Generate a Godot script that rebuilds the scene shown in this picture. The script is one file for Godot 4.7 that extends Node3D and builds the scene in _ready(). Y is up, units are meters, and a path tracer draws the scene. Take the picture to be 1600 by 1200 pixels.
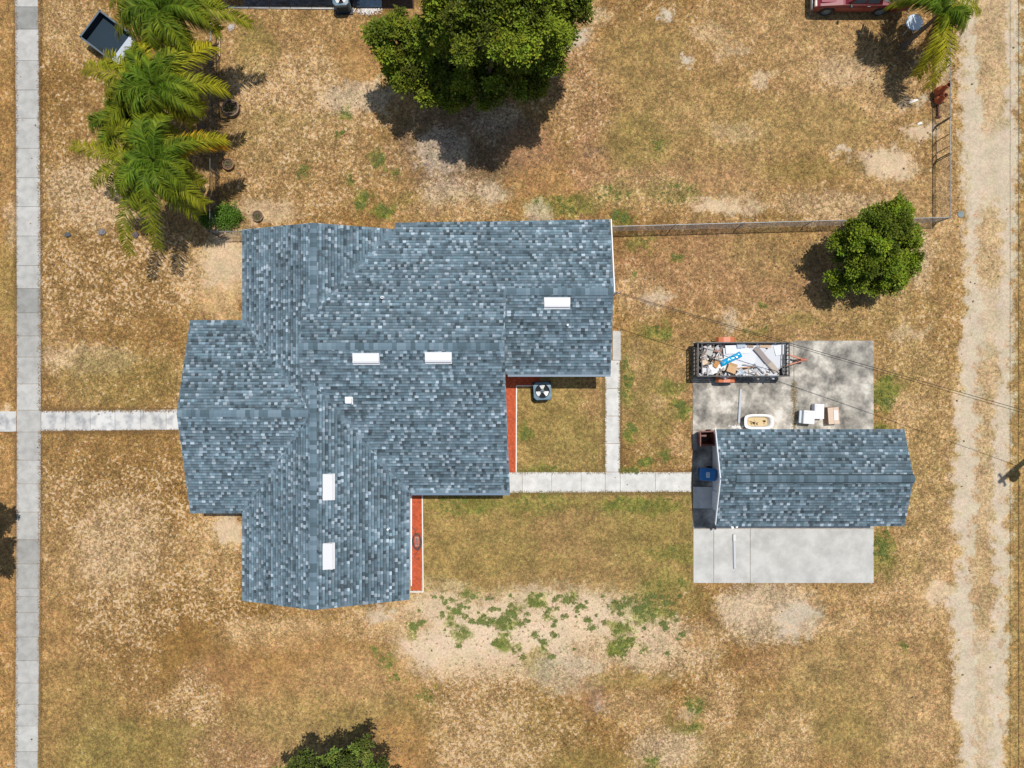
extends Node3D
# A house lot seen straight down from a drone at 37 m. One photo pixel on the ground is 1/30 m.

const SC := 30.0
const CAM := 37.0
const SUNV := Vector3(-0.17, -1.0, 0.24)
const TW := 2048
const TH := 1536
const GX := 27.5
const GZ := 20.625

var rng := RandomNumberGenerator.new()
var used := {}
var M := {}
var lowmap := PackedByteArray()

# ------------------------------------------------------------------ mesh builder
class MB:
	var v := PackedVector3Array()
	var n := PackedVector3Array()
	var c := PackedColorArray()
	var uv := PackedVector2Array()
	var col := Color(0.5, 0.5, 0.5)
	func vert(p: Vector3, nn: Vector3, u := Vector2.ZERO) -> void:
		v.append(p); n.append(nn); c.append(col); uv.append(u)
	func tri(a: Vector3, b: Vector3, d: Vector3) -> void:
		var nn := (d - a).cross(b - a).normalized()
		v.append(a); v.append(b); v.append(d)
		for i in 3:
			n.append(nn); c.append(col); uv.append(Vector2.ZERO)
	func quad(a: Vector3, b: Vector3, d: Vector3, e: Vector3) -> void:
		tri(a, b, d); tri(a, d, e)
	func box(t: Transform3D, s: Vector3) -> void:
		var h := s * 0.5
		var p := []
		for i in 8:
			p.append(t * Vector3(h.x if i & 1 else -h.x, h.y if i & 2 else -h.y, h.z if i & 4 else -h.z))
		quad(p[0], p[2], p[3], p[1]); quad(p[5], p[7], p[6], p[4])
		quad(p[4], p[6], p[2], p[0]); quad(p[1], p[3], p[7], p[5])
		quad(p[2], p[6], p[7], p[3]); quad(p[4], p[0], p[1], p[5])
	func bx(at: Vector3, s: Vector3, turn := 0.0) -> void:
		box(Transform3D(Basis(Vector3.UP, turn), at), s)
	func cbox(t: Transform3D, s: Vector3, k: float) -> void:
		# box with chamfered edges
		var h := s * 0.5
		var f := func(ix: float, iy: float, iz: float, face: int) -> Vector3:
			var q := Vector3(ix * h.x, iy * h.y, iz * h.z)
			if face != 0: q.x -= ix * k
			if face != 1: q.y -= iy * k
			if face != 2: q.z -= iz * k
			return t * q
		for ax in 3:
			var a1 := (ax + 1) % 3
			var a2 := (ax + 2) % 3
			for sg in [-1.0, 1.0]:
				var q := []
				for cc in [[-1.0, -1.0], [1.0, -1.0], [1.0, 1.0], [-1.0, 1.0]]:
					var w := Vector3.ZERO
					w[ax] = sg; w[a1] = cc[0]; w[a2] = cc[1]
					q.append(f.call(w.x, w.y, w.z, ax))
				out_quad(q[0], q[1], q[2], q[3], t.basis[ax] * sg)
		for ax in 3:
			var a1 := (ax + 1) % 3
			var a2 := (ax + 2) % 3
			for s1 in [-1.0, 1.0]:
				for s2 in [-1.0, 1.0]:
					var w1 := Vector3.ZERO; w1[ax] = -1.0; w1[a1] = s1; w1[a2] = s2
					var w2 := w1; w2[ax] = 1.0
					out_quad(f.call(w1.x, w1.y, w1.z, a1), f.call(w2.x, w2.y, w2.z, a1), f.call(w2.x, w2.y, w2.z, a2), f.call(w1.x, w1.y, w1.z, a2), t.basis[a1] * s1 + t.basis[a2] * s2)
		for sx in [-1.0, 1.0]:
			for sy in [-1.0, 1.0]:
				for sz in [-1.0, 1.0]:
					out_tri(f.call(sx, sy, sz, 0), f.call(sx, sy, sz, 1), f.call(sx, sy, sz, 2), t.basis * Vector3(sx, sy, sz))
	func out_quad(a: Vector3, b: Vector3, d: Vector3, e: Vector3, o: Vector3) -> void:
		if (d - a).cross(b - a).dot(o) >= 0.0: quad(a, b, d, e)
		else: quad(e, d, b, a)
	func out_tri(a: Vector3, b: Vector3, d: Vector3, o: Vector3) -> void:
		if (d - a).cross(b - a).dot(o) >= 0.0: tri(a, b, d)
		else: tri(d, b, a)
	func tube(pts: Array, radii: Array, sides := 8, caps := true) -> void:
		var rings := []
		var nrm := []
		var prev := Vector3.ZERO
		for i in pts.size():
			var d: Vector3 = (pts[mini(i + 1, pts.size() - 1)] - pts[maxi(i - 1, 0)]).normalized()
			var s := d.cross(Vector3.UP if absf(d.y) < 0.9 else Vector3.RIGHT).normalized() if prev == Vector3.ZERO else (prev - d * prev.dot(d)).normalized()
			prev = s
			var u := s.cross(d)
			var ring := []
			var rn := []
			for k in sides:
				var a := TAU * k / sides
				var o := s * cos(a) + u * sin(a)
				ring.append(pts[i] + o * radii[mini(i, radii.size() - 1)])
				rn.append(o)
			rings.append(ring); nrm.append(rn)
		for i in pts.size() - 1:
			for k in sides:
				var k2 := (k + 1) % sides
				squad(rings[i][k], rings[i][k2], rings[i + 1][k2], rings[i + 1][k], nrm[i][k], nrm[i][k2], nrm[i + 1][k2], nrm[i + 1][k])
		if caps:
			for e in [0, pts.size() - 1]:
				var o: Vector3 = pts[e] - pts[1 if e == 0 else e - 1]
				for k in range(1, sides - 1):
					out_tri(rings[e][0], rings[e][k], rings[e][k + 1], o)
	func squad(a: Vector3, b: Vector3, d: Vector3, e: Vector3, na: Vector3, nb: Vector3, nd: Vector3, ne: Vector3) -> void:
		if (d - a).cross(b - a).dot(na + nd) >= 0.0:
			vert(a, na); vert(b, nb); vert(d, nd); vert(a, na); vert(d, nd); vert(e, ne)
		else:
			vert(a, na); vert(d, nd); vert(b, nb); vert(a, na); vert(e, ne); vert(d, nd)
	func lathe(prof: Array, sides: int, t := Transform3D.IDENTITY, rx := 1.0, rz := 1.0) -> void:
		# prof: Vector2(radius, height), outside seen to the right of the way up
		for i in prof.size() - 1:
			var p: Vector2 = prof[i]
			var q: Vector2 = prof[i + 1]
			var nn := Vector2(q.y - p.y, p.x - q.x).normalized()
			for k in sides:
				var a := TAU * k / sides
				var b := TAU * (k + 1) / sides
				var ca := Vector3(cos(a) * rx, 0, sin(a) * rz)
				var cb := Vector3(cos(b) * rx, 0, sin(b) * rz)
				var y1 := Vector3(0, p.y, 0)
				var y2 := Vector3(0, q.y, 0)
				var n1 := (t.basis * Vector3(cos(a) * nn.x, nn.y, sin(a) * nn.x)).normalized()
				var n2 := (t.basis * Vector3(cos(b) * nn.x, nn.y, sin(b) * nn.x)).normalized()
				squad(t * (ca * p.x + y1), t * (cb * p.x + y1), t * (cb * q.x + y2), t * (ca * q.x + y2), n1, n2, n2, n1)
	func extrude(poly: PackedVector2Array, z0: float, z1: float, t := Transform3D.IDENTITY) -> void:
		var idx := Geometry2D.triangulate_polygon(poly)
		for i in range(0, idx.size(), 3):
			for z in [z0, z1]:
				var a := poly[idx[i]]; var b := poly[idx[i + 1]]; var d := poly[idx[i + 2]]
				out_tri(t * Vector3(a.x, a.y, z), t * Vector3(b.x, b.y, z), t * Vector3(d.x, d.y, z), t.basis * Vector3(0, 0, signf(z - (z0 + z1) * 0.5)))
		var ccw := not Geometry2D.is_polygon_clockwise(poly)
		for i in poly.size():
			var a := poly[i]; var b := poly[(i + 1) % poly.size()]
			var o := Vector3(b.y - a.y, a.x - b.x, 0) * (1.0 if ccw else -1.0)
			out_quad(t * Vector3(a.x, a.y, z0), t * Vector3(b.x, b.y, z0), t * Vector3(b.x, b.y, z1), t * Vector3(a.x, a.y, z1), t.basis * o)
	func mesh() -> ArrayMesh:
		var m := ArrayMesh.new()
		var arr := []
		arr.resize(Mesh.ARRAY_MAX)
		arr[Mesh.ARRAY_VERTEX] = v; arr[Mesh.ARRAY_NORMAL] = n; arr[Mesh.ARRAY_COLOR] = c; arr[Mesh.ARRAY_TEX_UV] = uv
		m.add_surface_from_arrays(Mesh.PRIMITIVE_TRIANGLES, arr)
		return m

# ------------------------------------------------------------------ naming and nodes
func numbered(parent: Node, called: String) -> String:
	var key := str(parent.get_instance_id()) + called
	used[key] = int(used.get(key, -1)) + 1
	return called if used[key] == 0 else "%s_%03d" % [called, used[key]]

func place(o: Node3D, called: String, parent: Node = self) -> void:
	o.name = numbered(parent, called)
	parent.add_child(o, true)

func tag(o: Node, label := "", category := "", group := "", kind := "") -> void:
	if label: o.set_meta("label", label)
	if category: o.set_meta("category", category)
	if group: o.set_meta("group", group)
	if kind: o.set_meta("kind", kind)

func thing(called: String, label: String, category: String, at := Vector3.ZERO, turn := 0.0, group := "") -> Node3D:
	var o := Node3D.new()
	place(o, called)
	o.position = at
	o.rotation.y = turn
	tag(o, label, category, group)
	return o

func part(called: String, what, mat: Material, parent: Node, label := "") -> MeshInstance3D:
	var o := MeshInstance3D.new()
	o.mesh = what.mesh() if what is MB else what
	o.material_override = mat
	place(o, called, parent)
	if label: o.set_meta("label", label)
	return o

func solo(called: String, what, mat: Material, label: String, category: String, at := Vector3.ZERO, turn := 0.0, group := "") -> MeshInstance3D:
	var o := part(called, what, mat, self)
	o.position = at
	o.rotation.y = turn
	tag(o, label, category, group)
	return o

func P(px: float, py: float, h := 0.0) -> Vector3:
	# the place in metres of a point seen at that pixel of the photo, at height h
	var k := (1.0 - h / CAM) / SC
	return Vector3((px - 800.0) * k, h, (py - 600.0) * k)

func lin(r: float, g: float, b: float, gain := 1.0) -> Color:
	var q := Color(r / 255.0, g / 255.0, b / 255.0).srgb_to_linear()
	return Color(q.r * gain, q.g * gain, q.b * gain)

func jit(q: Color, amount: float) -> Color:
	var f := 1.0 + rng.randf_range(-amount, amount)
	return Color(clampf(q.r * f, 0, 1), clampf(q.g * f, 0, 1), clampf(q.b * f, 0, 1))

func mat(rough := 0.9, metal := 0.0, extra := {}) -> StandardMaterial3D:
	var m := StandardMaterial3D.new()
	m.vertex_color_use_as_albedo = true
	m.roughness = rough
	m.metallic = metal
	for k in extra: m.set(k, extra[k])
	return m

func noise_tex(freq: float, lo: Color, hi: Color, seed_ := 1, size := 512, oct := 4, kind := FastNoiseLite.TYPE_SIMPLEX_SMOOTH) -> ImageTexture:
	var f := FastNoiseLite.new()
	f.seed = seed_; f.frequency = freq; f.noise_type = kind
	f.fractal_octaves = oct
	if oct >= 7: f.fractal_gain = 0.68
	var im := f.get_seamless_image(size, size, false, false, 0.2)
	var src := im.get_data()
	var out := PackedByteArray()
	out.resize(size * size * 3)
	for i in size * size:
		var t := src[i] / 255.0
		out[i * 3] = mini(255, int(lerpf(lo.r, hi.r, t) * 255.0))
		out[i * 3 + 1] = mini(255, int(lerpf(lo.g, hi.g, t) * 255.0))
		out[i * 3 + 2] = mini(255, int(lerpf(lo.b, hi.b, t) * 255.0))
	return ImageTexture.create_from_image(Image.create_from_data(size, size, false, Image.FORMAT_RGB8, out))

func tri_mat(tex: Texture2D, scale: float, rough := 0.9, bump: Texture2D = null, cm := 0.5) -> StandardMaterial3D:
	var m := mat(rough)
	m.albedo_texture = tex
	m.uv1_triplanar = true
	m.uv1_world_triplanar = true
	m.uv1_scale = Vector3.ONE * scale
	if bump:
		m.heightmap_enabled = true
		m.heightmap_texture = bump
		m.heightmap_scale = cm
	return m

func multi(called: String, mesh_: Mesh, mat_: Material, xf: Array, cols: Array, parent: Node) -> MultiMeshInstance3D:
	var mm := MultiMesh.new()
	mm.transform_format = MultiMesh.TRANSFORM_3D
	mm.use_colors = true
	mm.mesh = mesh_
	mm.instance_count = xf.size()
	for i in xf.size():
		mm.set_instance_transform(i, xf[i])
		mm.set_instance_color(i, cols[i])
	var o := MultiMeshInstance3D.new()
	o.multimesh = mm
	o.material_override = mat_
	place(o, called, parent)
	o.set_meta("kind", "stuff")
	return o

# ------------------------------------------------------------------ main
func _ready() -> void:
	rng.seed = 7
	# camera
	var cam := Camera3D.new()
	cam.name = "camera"
	cam.position = Vector3(0, CAM, 0)
	cam.rotation = Vector3(-PI / 2, 0, 0)
	cam.fov = rad_to_deg(2.0 * atan(600.0 / SC / CAM))
	cam.near = 0.1
	cam.far = 900.0
	add_child(cam)
	# sky and exposure
	var sm := ProceduralSkyMaterial.new()
	sm.sky_top_color = Color(0.50, 0.58, 0.70)
	sm.sky_horizon_color = Color(0.76, 0.78, 0.80)
	sm.sky_curve = 0.15
	sm.ground_bottom_color = Color(0.45, 0.38, 0.28)
	sm.ground_horizon_color = Color(0.62, 0.66, 0.70)
	sm.energy_multiplier = 1.0
	var env := Environment.new()
	env.background_mode = Environment.BG_SKY
	env.sky = Sky.new()
	env.sky.sky_material = sm
	env.tonemap_mode = Environment.TONE_MAPPER_LINEAR
	env.tonemap_exposure = 0.97
	env.background_energy_multiplier = 1.0
	env.sdfgi_enabled = true
	env.ssao_enabled = true
	env.ssil_enabled = true
	var we := WorldEnvironment.new()
	we.name = "world_environment"
	we.environment = env
	add_child(we)
	# sun
	var sun := DirectionalLight3D.new()
	sun.name = "sun"
	sun.light_color = Color(1.0, 0.98, 0.95)
	sun.light_energy = 1.4
	sun.light_angular_distance = 0.53
	sun.shadow_enabled = true
	add_child(sun)
	sun.look_at_from_position(-SUNV * 50.0, Vector3.ZERO, Vector3(0, 0, 1))

	materials()
	ground()
	concrete()
	house()
	garage()
	neighbour()
	fences()
	trees()
	palms()
	yard_things()
	trailer()
	truck()
	power()
	plants()

func materials() -> void:
	var grey := noise_tex(0.012, Color(0.86, 0.86, 0.855), Color(1.04, 1.04, 1.035), 3, 512, 7)
	var fine := noise_tex(0.09, Color(0.0, 0.0, 0.0), Color(1, 1, 1), 5, 512, 3)
	M.matte = mat(0.92)
	M.paint = mat(0.45)
	M.gloss = mat(0.15, 0.0, {"clearcoat_enabled": true, "clearcoat": 0.8, "clearcoat_roughness": 0.08})
	M.plastic = mat(0.4)
	M.car = mat(0.42, 0.0, {"clearcoat_enabled": true, "clearcoat": 0.25, "clearcoat_roughness": 0.2})
	M.metal = mat(0.5, 0.6)
	M.rubber = mat(0.85)
	M.concrete = tri_mat(grey, 0.22, 0.92, fine, 0.25)
	M.shingle = tri_mat(noise_tex(0.11, Color(0.9, 0.9, 0.9), Color(1, 1, 1), 8, 512, 3), 0.7, 0.95)
	M.wood = tri_mat(noise_tex(0.03, Color(0.7, 0.65, 0.6), Color(1, 1, 1), 9, 256, 4), 0.9, 0.85)
	M.bark = tri_mat(noise_tex(0.05, Color(0.45, 0.42, 0.4), Color(1, 1, 1), 10, 256, 5), 1.2, 0.95, fine, 1.5)
	M.clay = tri_mat(noise_tex(0.03, Color(0.7, 0.66, 0.62), Color(1, 1, 1), 12, 256, 5), 1.4, 0.85)
	M.mulch = tri_mat(noise_tex(0.12, Color(0.80, 0.72, 0.70), Color(1, 1, 1), 14, 512, 3), 0.6, 0.95, fine, 2.5)
	M.leaf = mat(0.55, 0.0, {"metallic_specular": 0.35, "backlight_enabled": true, "backlight": Color(0.36, 0.42, 0.09), "cull_mode": BaseMaterial3D.CULL_DISABLED})
	M.frond = mat(0.6, 0.0, {"metallic_specular": 0.25, "backlight_enabled": true, "backlight": Color(0.22, 0.25, 0.04), "cull_mode": BaseMaterial3D.CULL_DISABLED})
	M.straw = mat(0.9, 0.0, {"cull_mode": BaseMaterial3D.CULL_DISABLED})
	M.glass = mat(0.05, 0.0, {"metallic_specular": 0.6})
	M.pad = tri_mat(noise_tex(0.006, Color(0.84, 0.84, 0.835), Color(1.05, 1.05, 1.045), 36, 1024, 7), 0.11, 0.92, fine, 0.25)
	M.walk = tri_mat(noise_tex(0.012, Color(0.72, 0.73, 0.75), Color(1.2, 1.2, 1.2), 33, 512, 3), 0.25, 0.92, fine, 0.25)
	# stained old concrete for the pad behind the garage
	var st := noise_tex(0.0065, Color(0.36, 0.352, 0.34), Color(1.16, 1.13, 1.085), 21, 1024, 7)
	M.stained = tri_mat(st, 0.09, 0.92, fine, 0.4)

# ------------------------------------------------------------------ ground
const PAL := [[146, 112, 64], [173, 140, 95], [176, 135, 84], [144, 127, 72], [114, 123, 52], [222, 198, 167], [216, 206, 192], [166, 126, 92], [122, 102, 86], [190, 157, 112], [161, 135, 84]]

# colour regions seen on the lot: centre x, y, half sizes (photo pixels), palette, strength, fleck density there (-1 leaves it)
func blobs() -> Array:
	var b := []
	b.append_array([[1200, 130, 280, 180, 9, 0.2, -1.0], [1450, 640, 50, 110, 9, 0.6, 0.35], [1450, 830, 46, 100, 9, 0.5, 0.3], [1380, 1060, 120, 130, 9, 0.35, -1.0], [1440, 500, 40, 60, 9, 0.4, 0.4]])
	b.append_array([[12, 600, 14, 700, 2, 0.6, 0.15], [12, 440, 14, 60, 3, 0.5, 0.05], [10, 1060, 14, 140, 2, 0.5, 0.25], [18, 340, 10, 40, 5, 0.4, 0.4], [8, 650, 12, 14, 5, 0.8, 0.2]])
	b.append_array([[170, 170, 120, 180, 0, 0.55, 0.42], [110, 40, 50, 45, 9, 0.6, 0.45], [180, 430, 120, 70, 0, 0.35, 0.62], [330, 430, 50, 40, 9, 0.8, 0.6], [350, 420, 34, 60, 5, 0.7, 0.3], [345, 470, 40, 26, 9, 0.9, 0.1], [150, 300, 70, 50, 5, 0.35, 0.7]])
	b.append_array([[250, 520, 60, 30, 0, 0.4, 0.35], [140, 560, 70, 20, 5, 0.45, 0.5], [200, 590, 90, 40, 3, 0.45, 0.3], [160, 700, 110, 40, 0, 0.6, 0.3], [200, 780, 120, 60, 0, 0.45, 0.6], [190, 850, 70, 60, 5, 0.3, 0.62], [335, 860, 50, 60, 9, 0.6, 0.45], [360, 828, 22, 22, 5, 0.8, 0.1], [250, 960, 130, 60, 0, 0.35, 0.6]])
	b.append_array([[310, 1040, 60, 50, 0, 0.9, 0.0], [350, 1050, 50, 30, 7, 0.4, 0.0], [120, 1130, 80, 80, 3, 0.4, 0.15], [90, 1090, 30, 140, 2, 0.35, 0.15], [300, 1110, 40, 60, 9, 0.4, 0.6], [220, 1180, 120, 50, 3, 0.6, 0.15], [370, 1180, 60, 40, 7, 0.5, 0.4], [440, 990, 80, 26, 9, 0.8, 0.4]])
	b.append_array([[500, 1050, 130, 50, 2, 0.55, 0.04], [560, 1060, 80, 40, 9, 0.35, 0.1], [470, 1130, 90, 40, 10, 0.7, 0.1], [600, 1130, 80, 40, 3, 0.4, 0.05], [620, 1170, 50, 40, 2, 0.7, 0.05]])
	b.append_array([[460, 60, 110, 70, 1, 0.6, 0.35], [400, 80, 26, 40, 3, 0.55, 0.15], [480, 150, 110, 60, 9, 0.55, 0.62], [440, 220, 60, 40, 3, 0.4, 0.3], [560, 90, 30, 40, 2, 0.45, 0.1], [480, 270, 100, 70, 1, 0.6, 0.5], [420, 330, 50, 18, 5, 0.55, 0.3], [560, 150, 50, 20, 6, 0.4, 0.6]])
	b.append_array([[540, 180, 8, 7, 4, 0.6, 0.1], [530, 208, 7, 6, 4, 0.6, 0.1], [590, 250, 9, 12, 4, 0.7, 0.1], [548, 283, 6, 8, 4, 0.6, 0.1], [565, 310, 10, 14, 4, 0.75, 0.1], [600, 330, 14, 8, 4, 0.75, 0.1], [475, 268, 9, 9, 4, 0.55, 0.2], [615, 270, 8, 6, 4, 0.5, 0.2], [630, 315, 20, 12, 3, 0.5, 0.3]])
	b.append_array([[720, 230, 100, 60, 8, 0.55, 0.3], [690, 235, 38, 30, 6, 0.45, 0.5], [780, 185, 40, 28, 6, 0.35, 0.5], [770, 300, 26, 20, 6, 0.5, 0.55], [700, 300, 36, 20, 6, 0.35, 0.6], [830, 240, 40, 50, 7, 0.7, 0.1], [640, 270, 14, 10, 2, 0.5, 0.1], [720, 330, 60, 14, 9, 0.7, 0.5], [850, 290, 60, 34, 2, 0.6, 0.1]])
	b.append_array([[930, 240, 40, 50, 7, 0.55, 0.3], [930, 235, 18, 8, 8, 0.5, 0.2], [990, 215, 50, 46, 3, 0.6, 0.05], [1030, 225, 5, 8, 4, 0.7, 0.0], [890, 60, 30, 14, 6, 0.8, 0.4], [930, 25, 26, 10, 5, 0.5, 0.4], [915, 140, 50, 70, 7, 0.35, 0.45], [1000, 90, 60, 60, 10, 0.6, 0.12], [1040, 25, 12, 9, 6, 0.75, 0.3], [1110, 50, 22, 14, 5, 0.7, 0.4], [1150, 80, 24, 10, 5, 0.7, 0.4], [1190, 122, 18, 12, 5, 0.9, 0.2], [1072, 94, 9, 7, 6, 0.8, 0.2], [1160, 30, 60, 30, 1, 0.5, 0.4]])
	b.append_array([[1250, 60, 140, 80, 1, 0.45, 0.3], [1320, 110, 40, 20, 5, 0.35, 0.4], [1250, 195, 100, 40, 10, 0.6, 0.12], [1150, 205, 40, 14, 5, 0.5, 0.4], [1100, 190, 100, 60, 10, 0.4, 0.2], [1080, 275, 90, 20, 7, 0.35, 0.15], [1140, 320, 55, 14, 5, 0.75, 0.3], [1200, 300, 60, 20, 1, 0.6, 0.3], [1300, 320, 70, 20, 5, 0.35, 0.5], [1385, 255, 42, 22, 5, 0.8, 0.2], [1440, 205, 26, 12, 5, 0.8, 0.0], [1430, 158, 24, 6, 6, 0.7, 0.1], [1390, 150, 40, 30, 9, 0.5, 0.3], [1315, 235, 12, 8, 6, 0.6, 0.2], [1260, 265, 70, 14, 3, 0.4, 0.1]])
	b.append_array([[880, 320, 50, 14, 4, 0.5, 0.3], [960, 300, 30, 14, 4, 0.45, 0.3], [970, 340, 16, 12, 4, 0.65, 0.1], [1050, 300, 36, 16, 4, 0.4, 0.3], [1000, 300, 70, 30, 9, 0.35, 0.4], [840, 330, 20, 16, 6, 0.5, 0.3]])
	b.append_array([[1476, 180, 12, 180, 9, 0.7, 0.25], [1476, 60, 10, 70, 5, 0.6, 0.2]])
	b.append_array([[1110, 420, 150, 60, 7, 0.5, 0.25], [1000, 380, 20, 8, 4, 0.45, 0.1], [1055, 401, 9, 4, 4, 0.8, 0.0], [992, 428, 5, 4, 4, 0.8, 0.0], [1192, 476, 5, 4, 4, 0.8, 0.0], [1000, 460, 40, 30, 9, 0.6, 0.4], [1030, 465, 22, 10, 6, 0.45, 0.4], [1140, 500, 12, 16, 6, 0.45, 0.3], [1027, 518, 22, 10, 4, 0.75, 0.0], [1010, 540, 40, 30, 3, 0.4, 0.1], [1180, 515, 18, 6, 4, 0.4, 0.2], [1210, 390, 60, 40, 10, 0.45, 0.2], [1250, 360, 24, 10, 2, 0.5, 0.1]])
	b.append_array([[1250, 500, 30, 10, 3, 0.5, 0.1], [1360, 480, 60, 40, 10, 0.5, 0.3], [1420, 420, 40, 60, 10, 0.35, 0.5], [1440, 410, 16, 40, 5, 0.5, 0.5], [1430, 560, 50, 80, 10, 0.45, 0.4], [1470, 480, 40, 60, 0, 0.4, 0.4], [1420, 520, 24, 10, 5, 0.45, 0.4]])
	b.append_array([[1385, 615, 20, 26, 4, 0.75, 0.0], [1420, 600, 16, 10, 3, 0.4, 0.2], [1375, 668, 12, 8, 4, 0.5, 0.1], [1420, 640, 30, 30, 9, 0.6, 0.4], [1440, 760, 40, 100, 10, 0.5, 0.4], [1378, 860, 16, 34, 4, 0.5, 0.1], [1410, 880, 30, 20, 3, 0.35, 0.3], [1470, 850, 24, 70, 9, 0.4, 0.3]])
	b.append_array([[1010, 650, 40, 80, 10, 0.6, 0.3], [1020, 640, 30, 40, 3, 0.55, 0.1], [985, 675, 10, 14, 4, 0.75, 0.0], [1005, 722, 14, 8, 4, 0.75, 0.0], [985, 735, 16, 6, 4, 0.6, 0.0], [1065, 640, 11, 12, 4, 0.7, 0.0], [1040, 711, 6, 7, 4, 0.8, 0.0], [1050, 605, 18, 10, 4, 0.4, 0.1], [980, 580, 8, 24, 4, 0.45, 0.1], [1025, 630, 16, 10, 9, 0.6, 0.2], [1060, 695, 16, 12, 9, 0.6, 0.2], [978, 615, 8, 20, 4, 0.4, 0.1], [990, 560, 12, 20, 9, 0.5, 0.2]])
	b.append_array([[880, 670, 70, 70, 10, 0.9, 0.12], [870, 670, 46, 40, 3, 0.4, 0.1], [820, 675, 10, 12, 4, 0.6, 0.0], [850, 733, 40, 6, 4, 0.45, 0.0], [920, 690, 20, 30, 3, 0.35, 0.1], [925, 625, 16, 24, 7, 0.4, 0.1]])
	b.append_array([[720, 790, 46, 14, 4, 0.5, 0.0], [840, 785, 60, 14, 4, 0.3, 0.0], [1000, 790, 60, 12, 4, 0.6, 0.0], [1050, 865, 36, 10, 4, 0.35, 0.0], [900, 840, 60, 40, 7, 0.3, 0.05], [1000, 830, 70, 30, 3, 0.4, 0.05], [700, 850, 30, 70, 10, 0.5, 0.05], [870, 905, 120, 16, 7, 0.3, 0.05], [1040, 910, 36, 14, 4, 0.3, 0.05]])
	b.append_array([[700, 985, 76, 64, 5, 0.85, 0.3], [840, 960, 118, 40, 5, 0.85, 0.3], [760, 1010, 98, 40, 5, 0.8, 0.35], [950, 985, 95, 50, 5, 0.55, 0.5], [1050, 1010, 66, 44, 5, 0.45, 0.55], [600, 975, 60, 20, 9, 0.7, 0.4], [590, 960, 22, 8, 6, 0.5, 0.3], [1060, 940, 50, 20, 3, 0.5, 0.3], [1010, 945, 40, 20, 4, 0.25, 0.3]])
	b.append_array([[730, 930, 10, 10, 4, 0.6, 0.0], [706, 968, 7, 9, 4, 0.5, 0.0], [754, 966, 6, 6, 4, 0.7, 0.0], [790, 975, 14, 9, 4, 0.75, 0.0], [786, 1003, 12, 10, 4, 0.75, 0.0], [836, 938, 12, 10, 4, 0.75, 0.0], [720, 990, 14, 10, 4, 0.5, 0.0], [805, 950, 10, 10, 4, 0.5, 0.0], [854, 963, 5, 6, 4, 0.7, 0.0], [850, 1008, 6, 6, 4, 0.7, 0.0], [806, 1016, 6, 4, 4, 0.7, 0.0], [970, 982, 12, 9, 4, 0.7, 0.0], [966, 1012, 14, 12, 4, 0.9, 0.0], [986, 1002, 7, 7, 4, 0.8, 0.0], [1006, 1014, 4, 5, 4, 0.7, 0.0], [1020, 960, 30, 12, 4, 0.4, 0.1], [960, 945, 10, 8, 4, 0.5, 0.1], [892, 934, 8, 8, 4, 0.6, 0.0], [645, 983, 6, 12, 4, 0.6, 0.0], [606, 1030, 10, 14, 4, 0.4, 0.0], [617, 1060, 7, 5, 4, 0.6, 0.0], [665, 1085, 14, 8, 4, 0.4, 0.1], [587, 1015, 5, 5, 4, 0.6, 0.0], [845, 1035, 24, 16, 3, 0.6, 0.1]])
	b.append_array([[885, 1055, 44, 28, 6, 0.42, 0.4], [936, 1095, 14, 16, 8, 0.6, 0.0], [936, 1102, 6, 12, 6, 0.6, 0.0], [920, 1090, 26, 24, 7, 0.4, 0.1], [990, 1063, 60, 10, 10, 0.8, 0.0], [1000, 1110, 50, 30, 9, 0.6, 0.4], [1084, 1100, 12, 14, 4, 0.6, 0.0], [1090, 1128, 10, 16, 3, 0.8, 0.0], [1074, 1138, 22, 10, 4, 0.4, 0.0], [1045, 1125, 10, 20, 3, 0.6, 0.0], [1075, 1115, 14, 12, 5, 0.5, 0.1], [1040, 1170, 55, 30, 6, 0.3, 0.6], [1020, 1190, 12, 10, 4, 0.5, 0.0], [1120, 1090, 30, 40, 9, 0.5, 0.5]])
	b.append_array([[1200, 960, 70, 40, 6, 0.4, 0.6], [1245, 970, 30, 24, 6, 0.5, 0.5], [1150, 950, 30, 20, 5, 0.5, 0.5], [1300, 985, 40, 20, 9, 0.5, 0.4], [1090, 1000, 16, 12, 2, 0.4, 0.1], [1250, 1040, 60, 26, 9, 0.5, 0.2], [1180, 1035, 40, 20, 7, 0.3, 0.3], [1330, 1050, 90, 50, 10, 0.5, 0.1], [1270, 1100, 80, 50, 10, 0.5, 0.2], [1350, 1140, 60, 40, 3, 0.4, 0.05], [1400, 1060, 60, 70, 1, 0.45, 0.15], [1412, 1006, 5, 7, 4, 0.5, 0.0], [1220, 1150, 40, 40, 9, 0.4, 0.4], [1450, 940, 30, 40, 9, 0.7, 0.2], [1465, 925, 18, 18, 5, 0.7, 0.1], [1430, 1130, 40, 60, 9, 0.4, 0.2], [1140, 1180, 60, 30, 10, 0.5, 0.4], [840, 1150, 70, 60, 10, 0.45, 0.5], [740, 1100, 70, 60, 9, 0.4, 0.6], [760, 1180, 80, 40, 9, 0.3, 0.6], [920, 1190, 60, 20, 3, 0.5, 0.1]])
	return b

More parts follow.
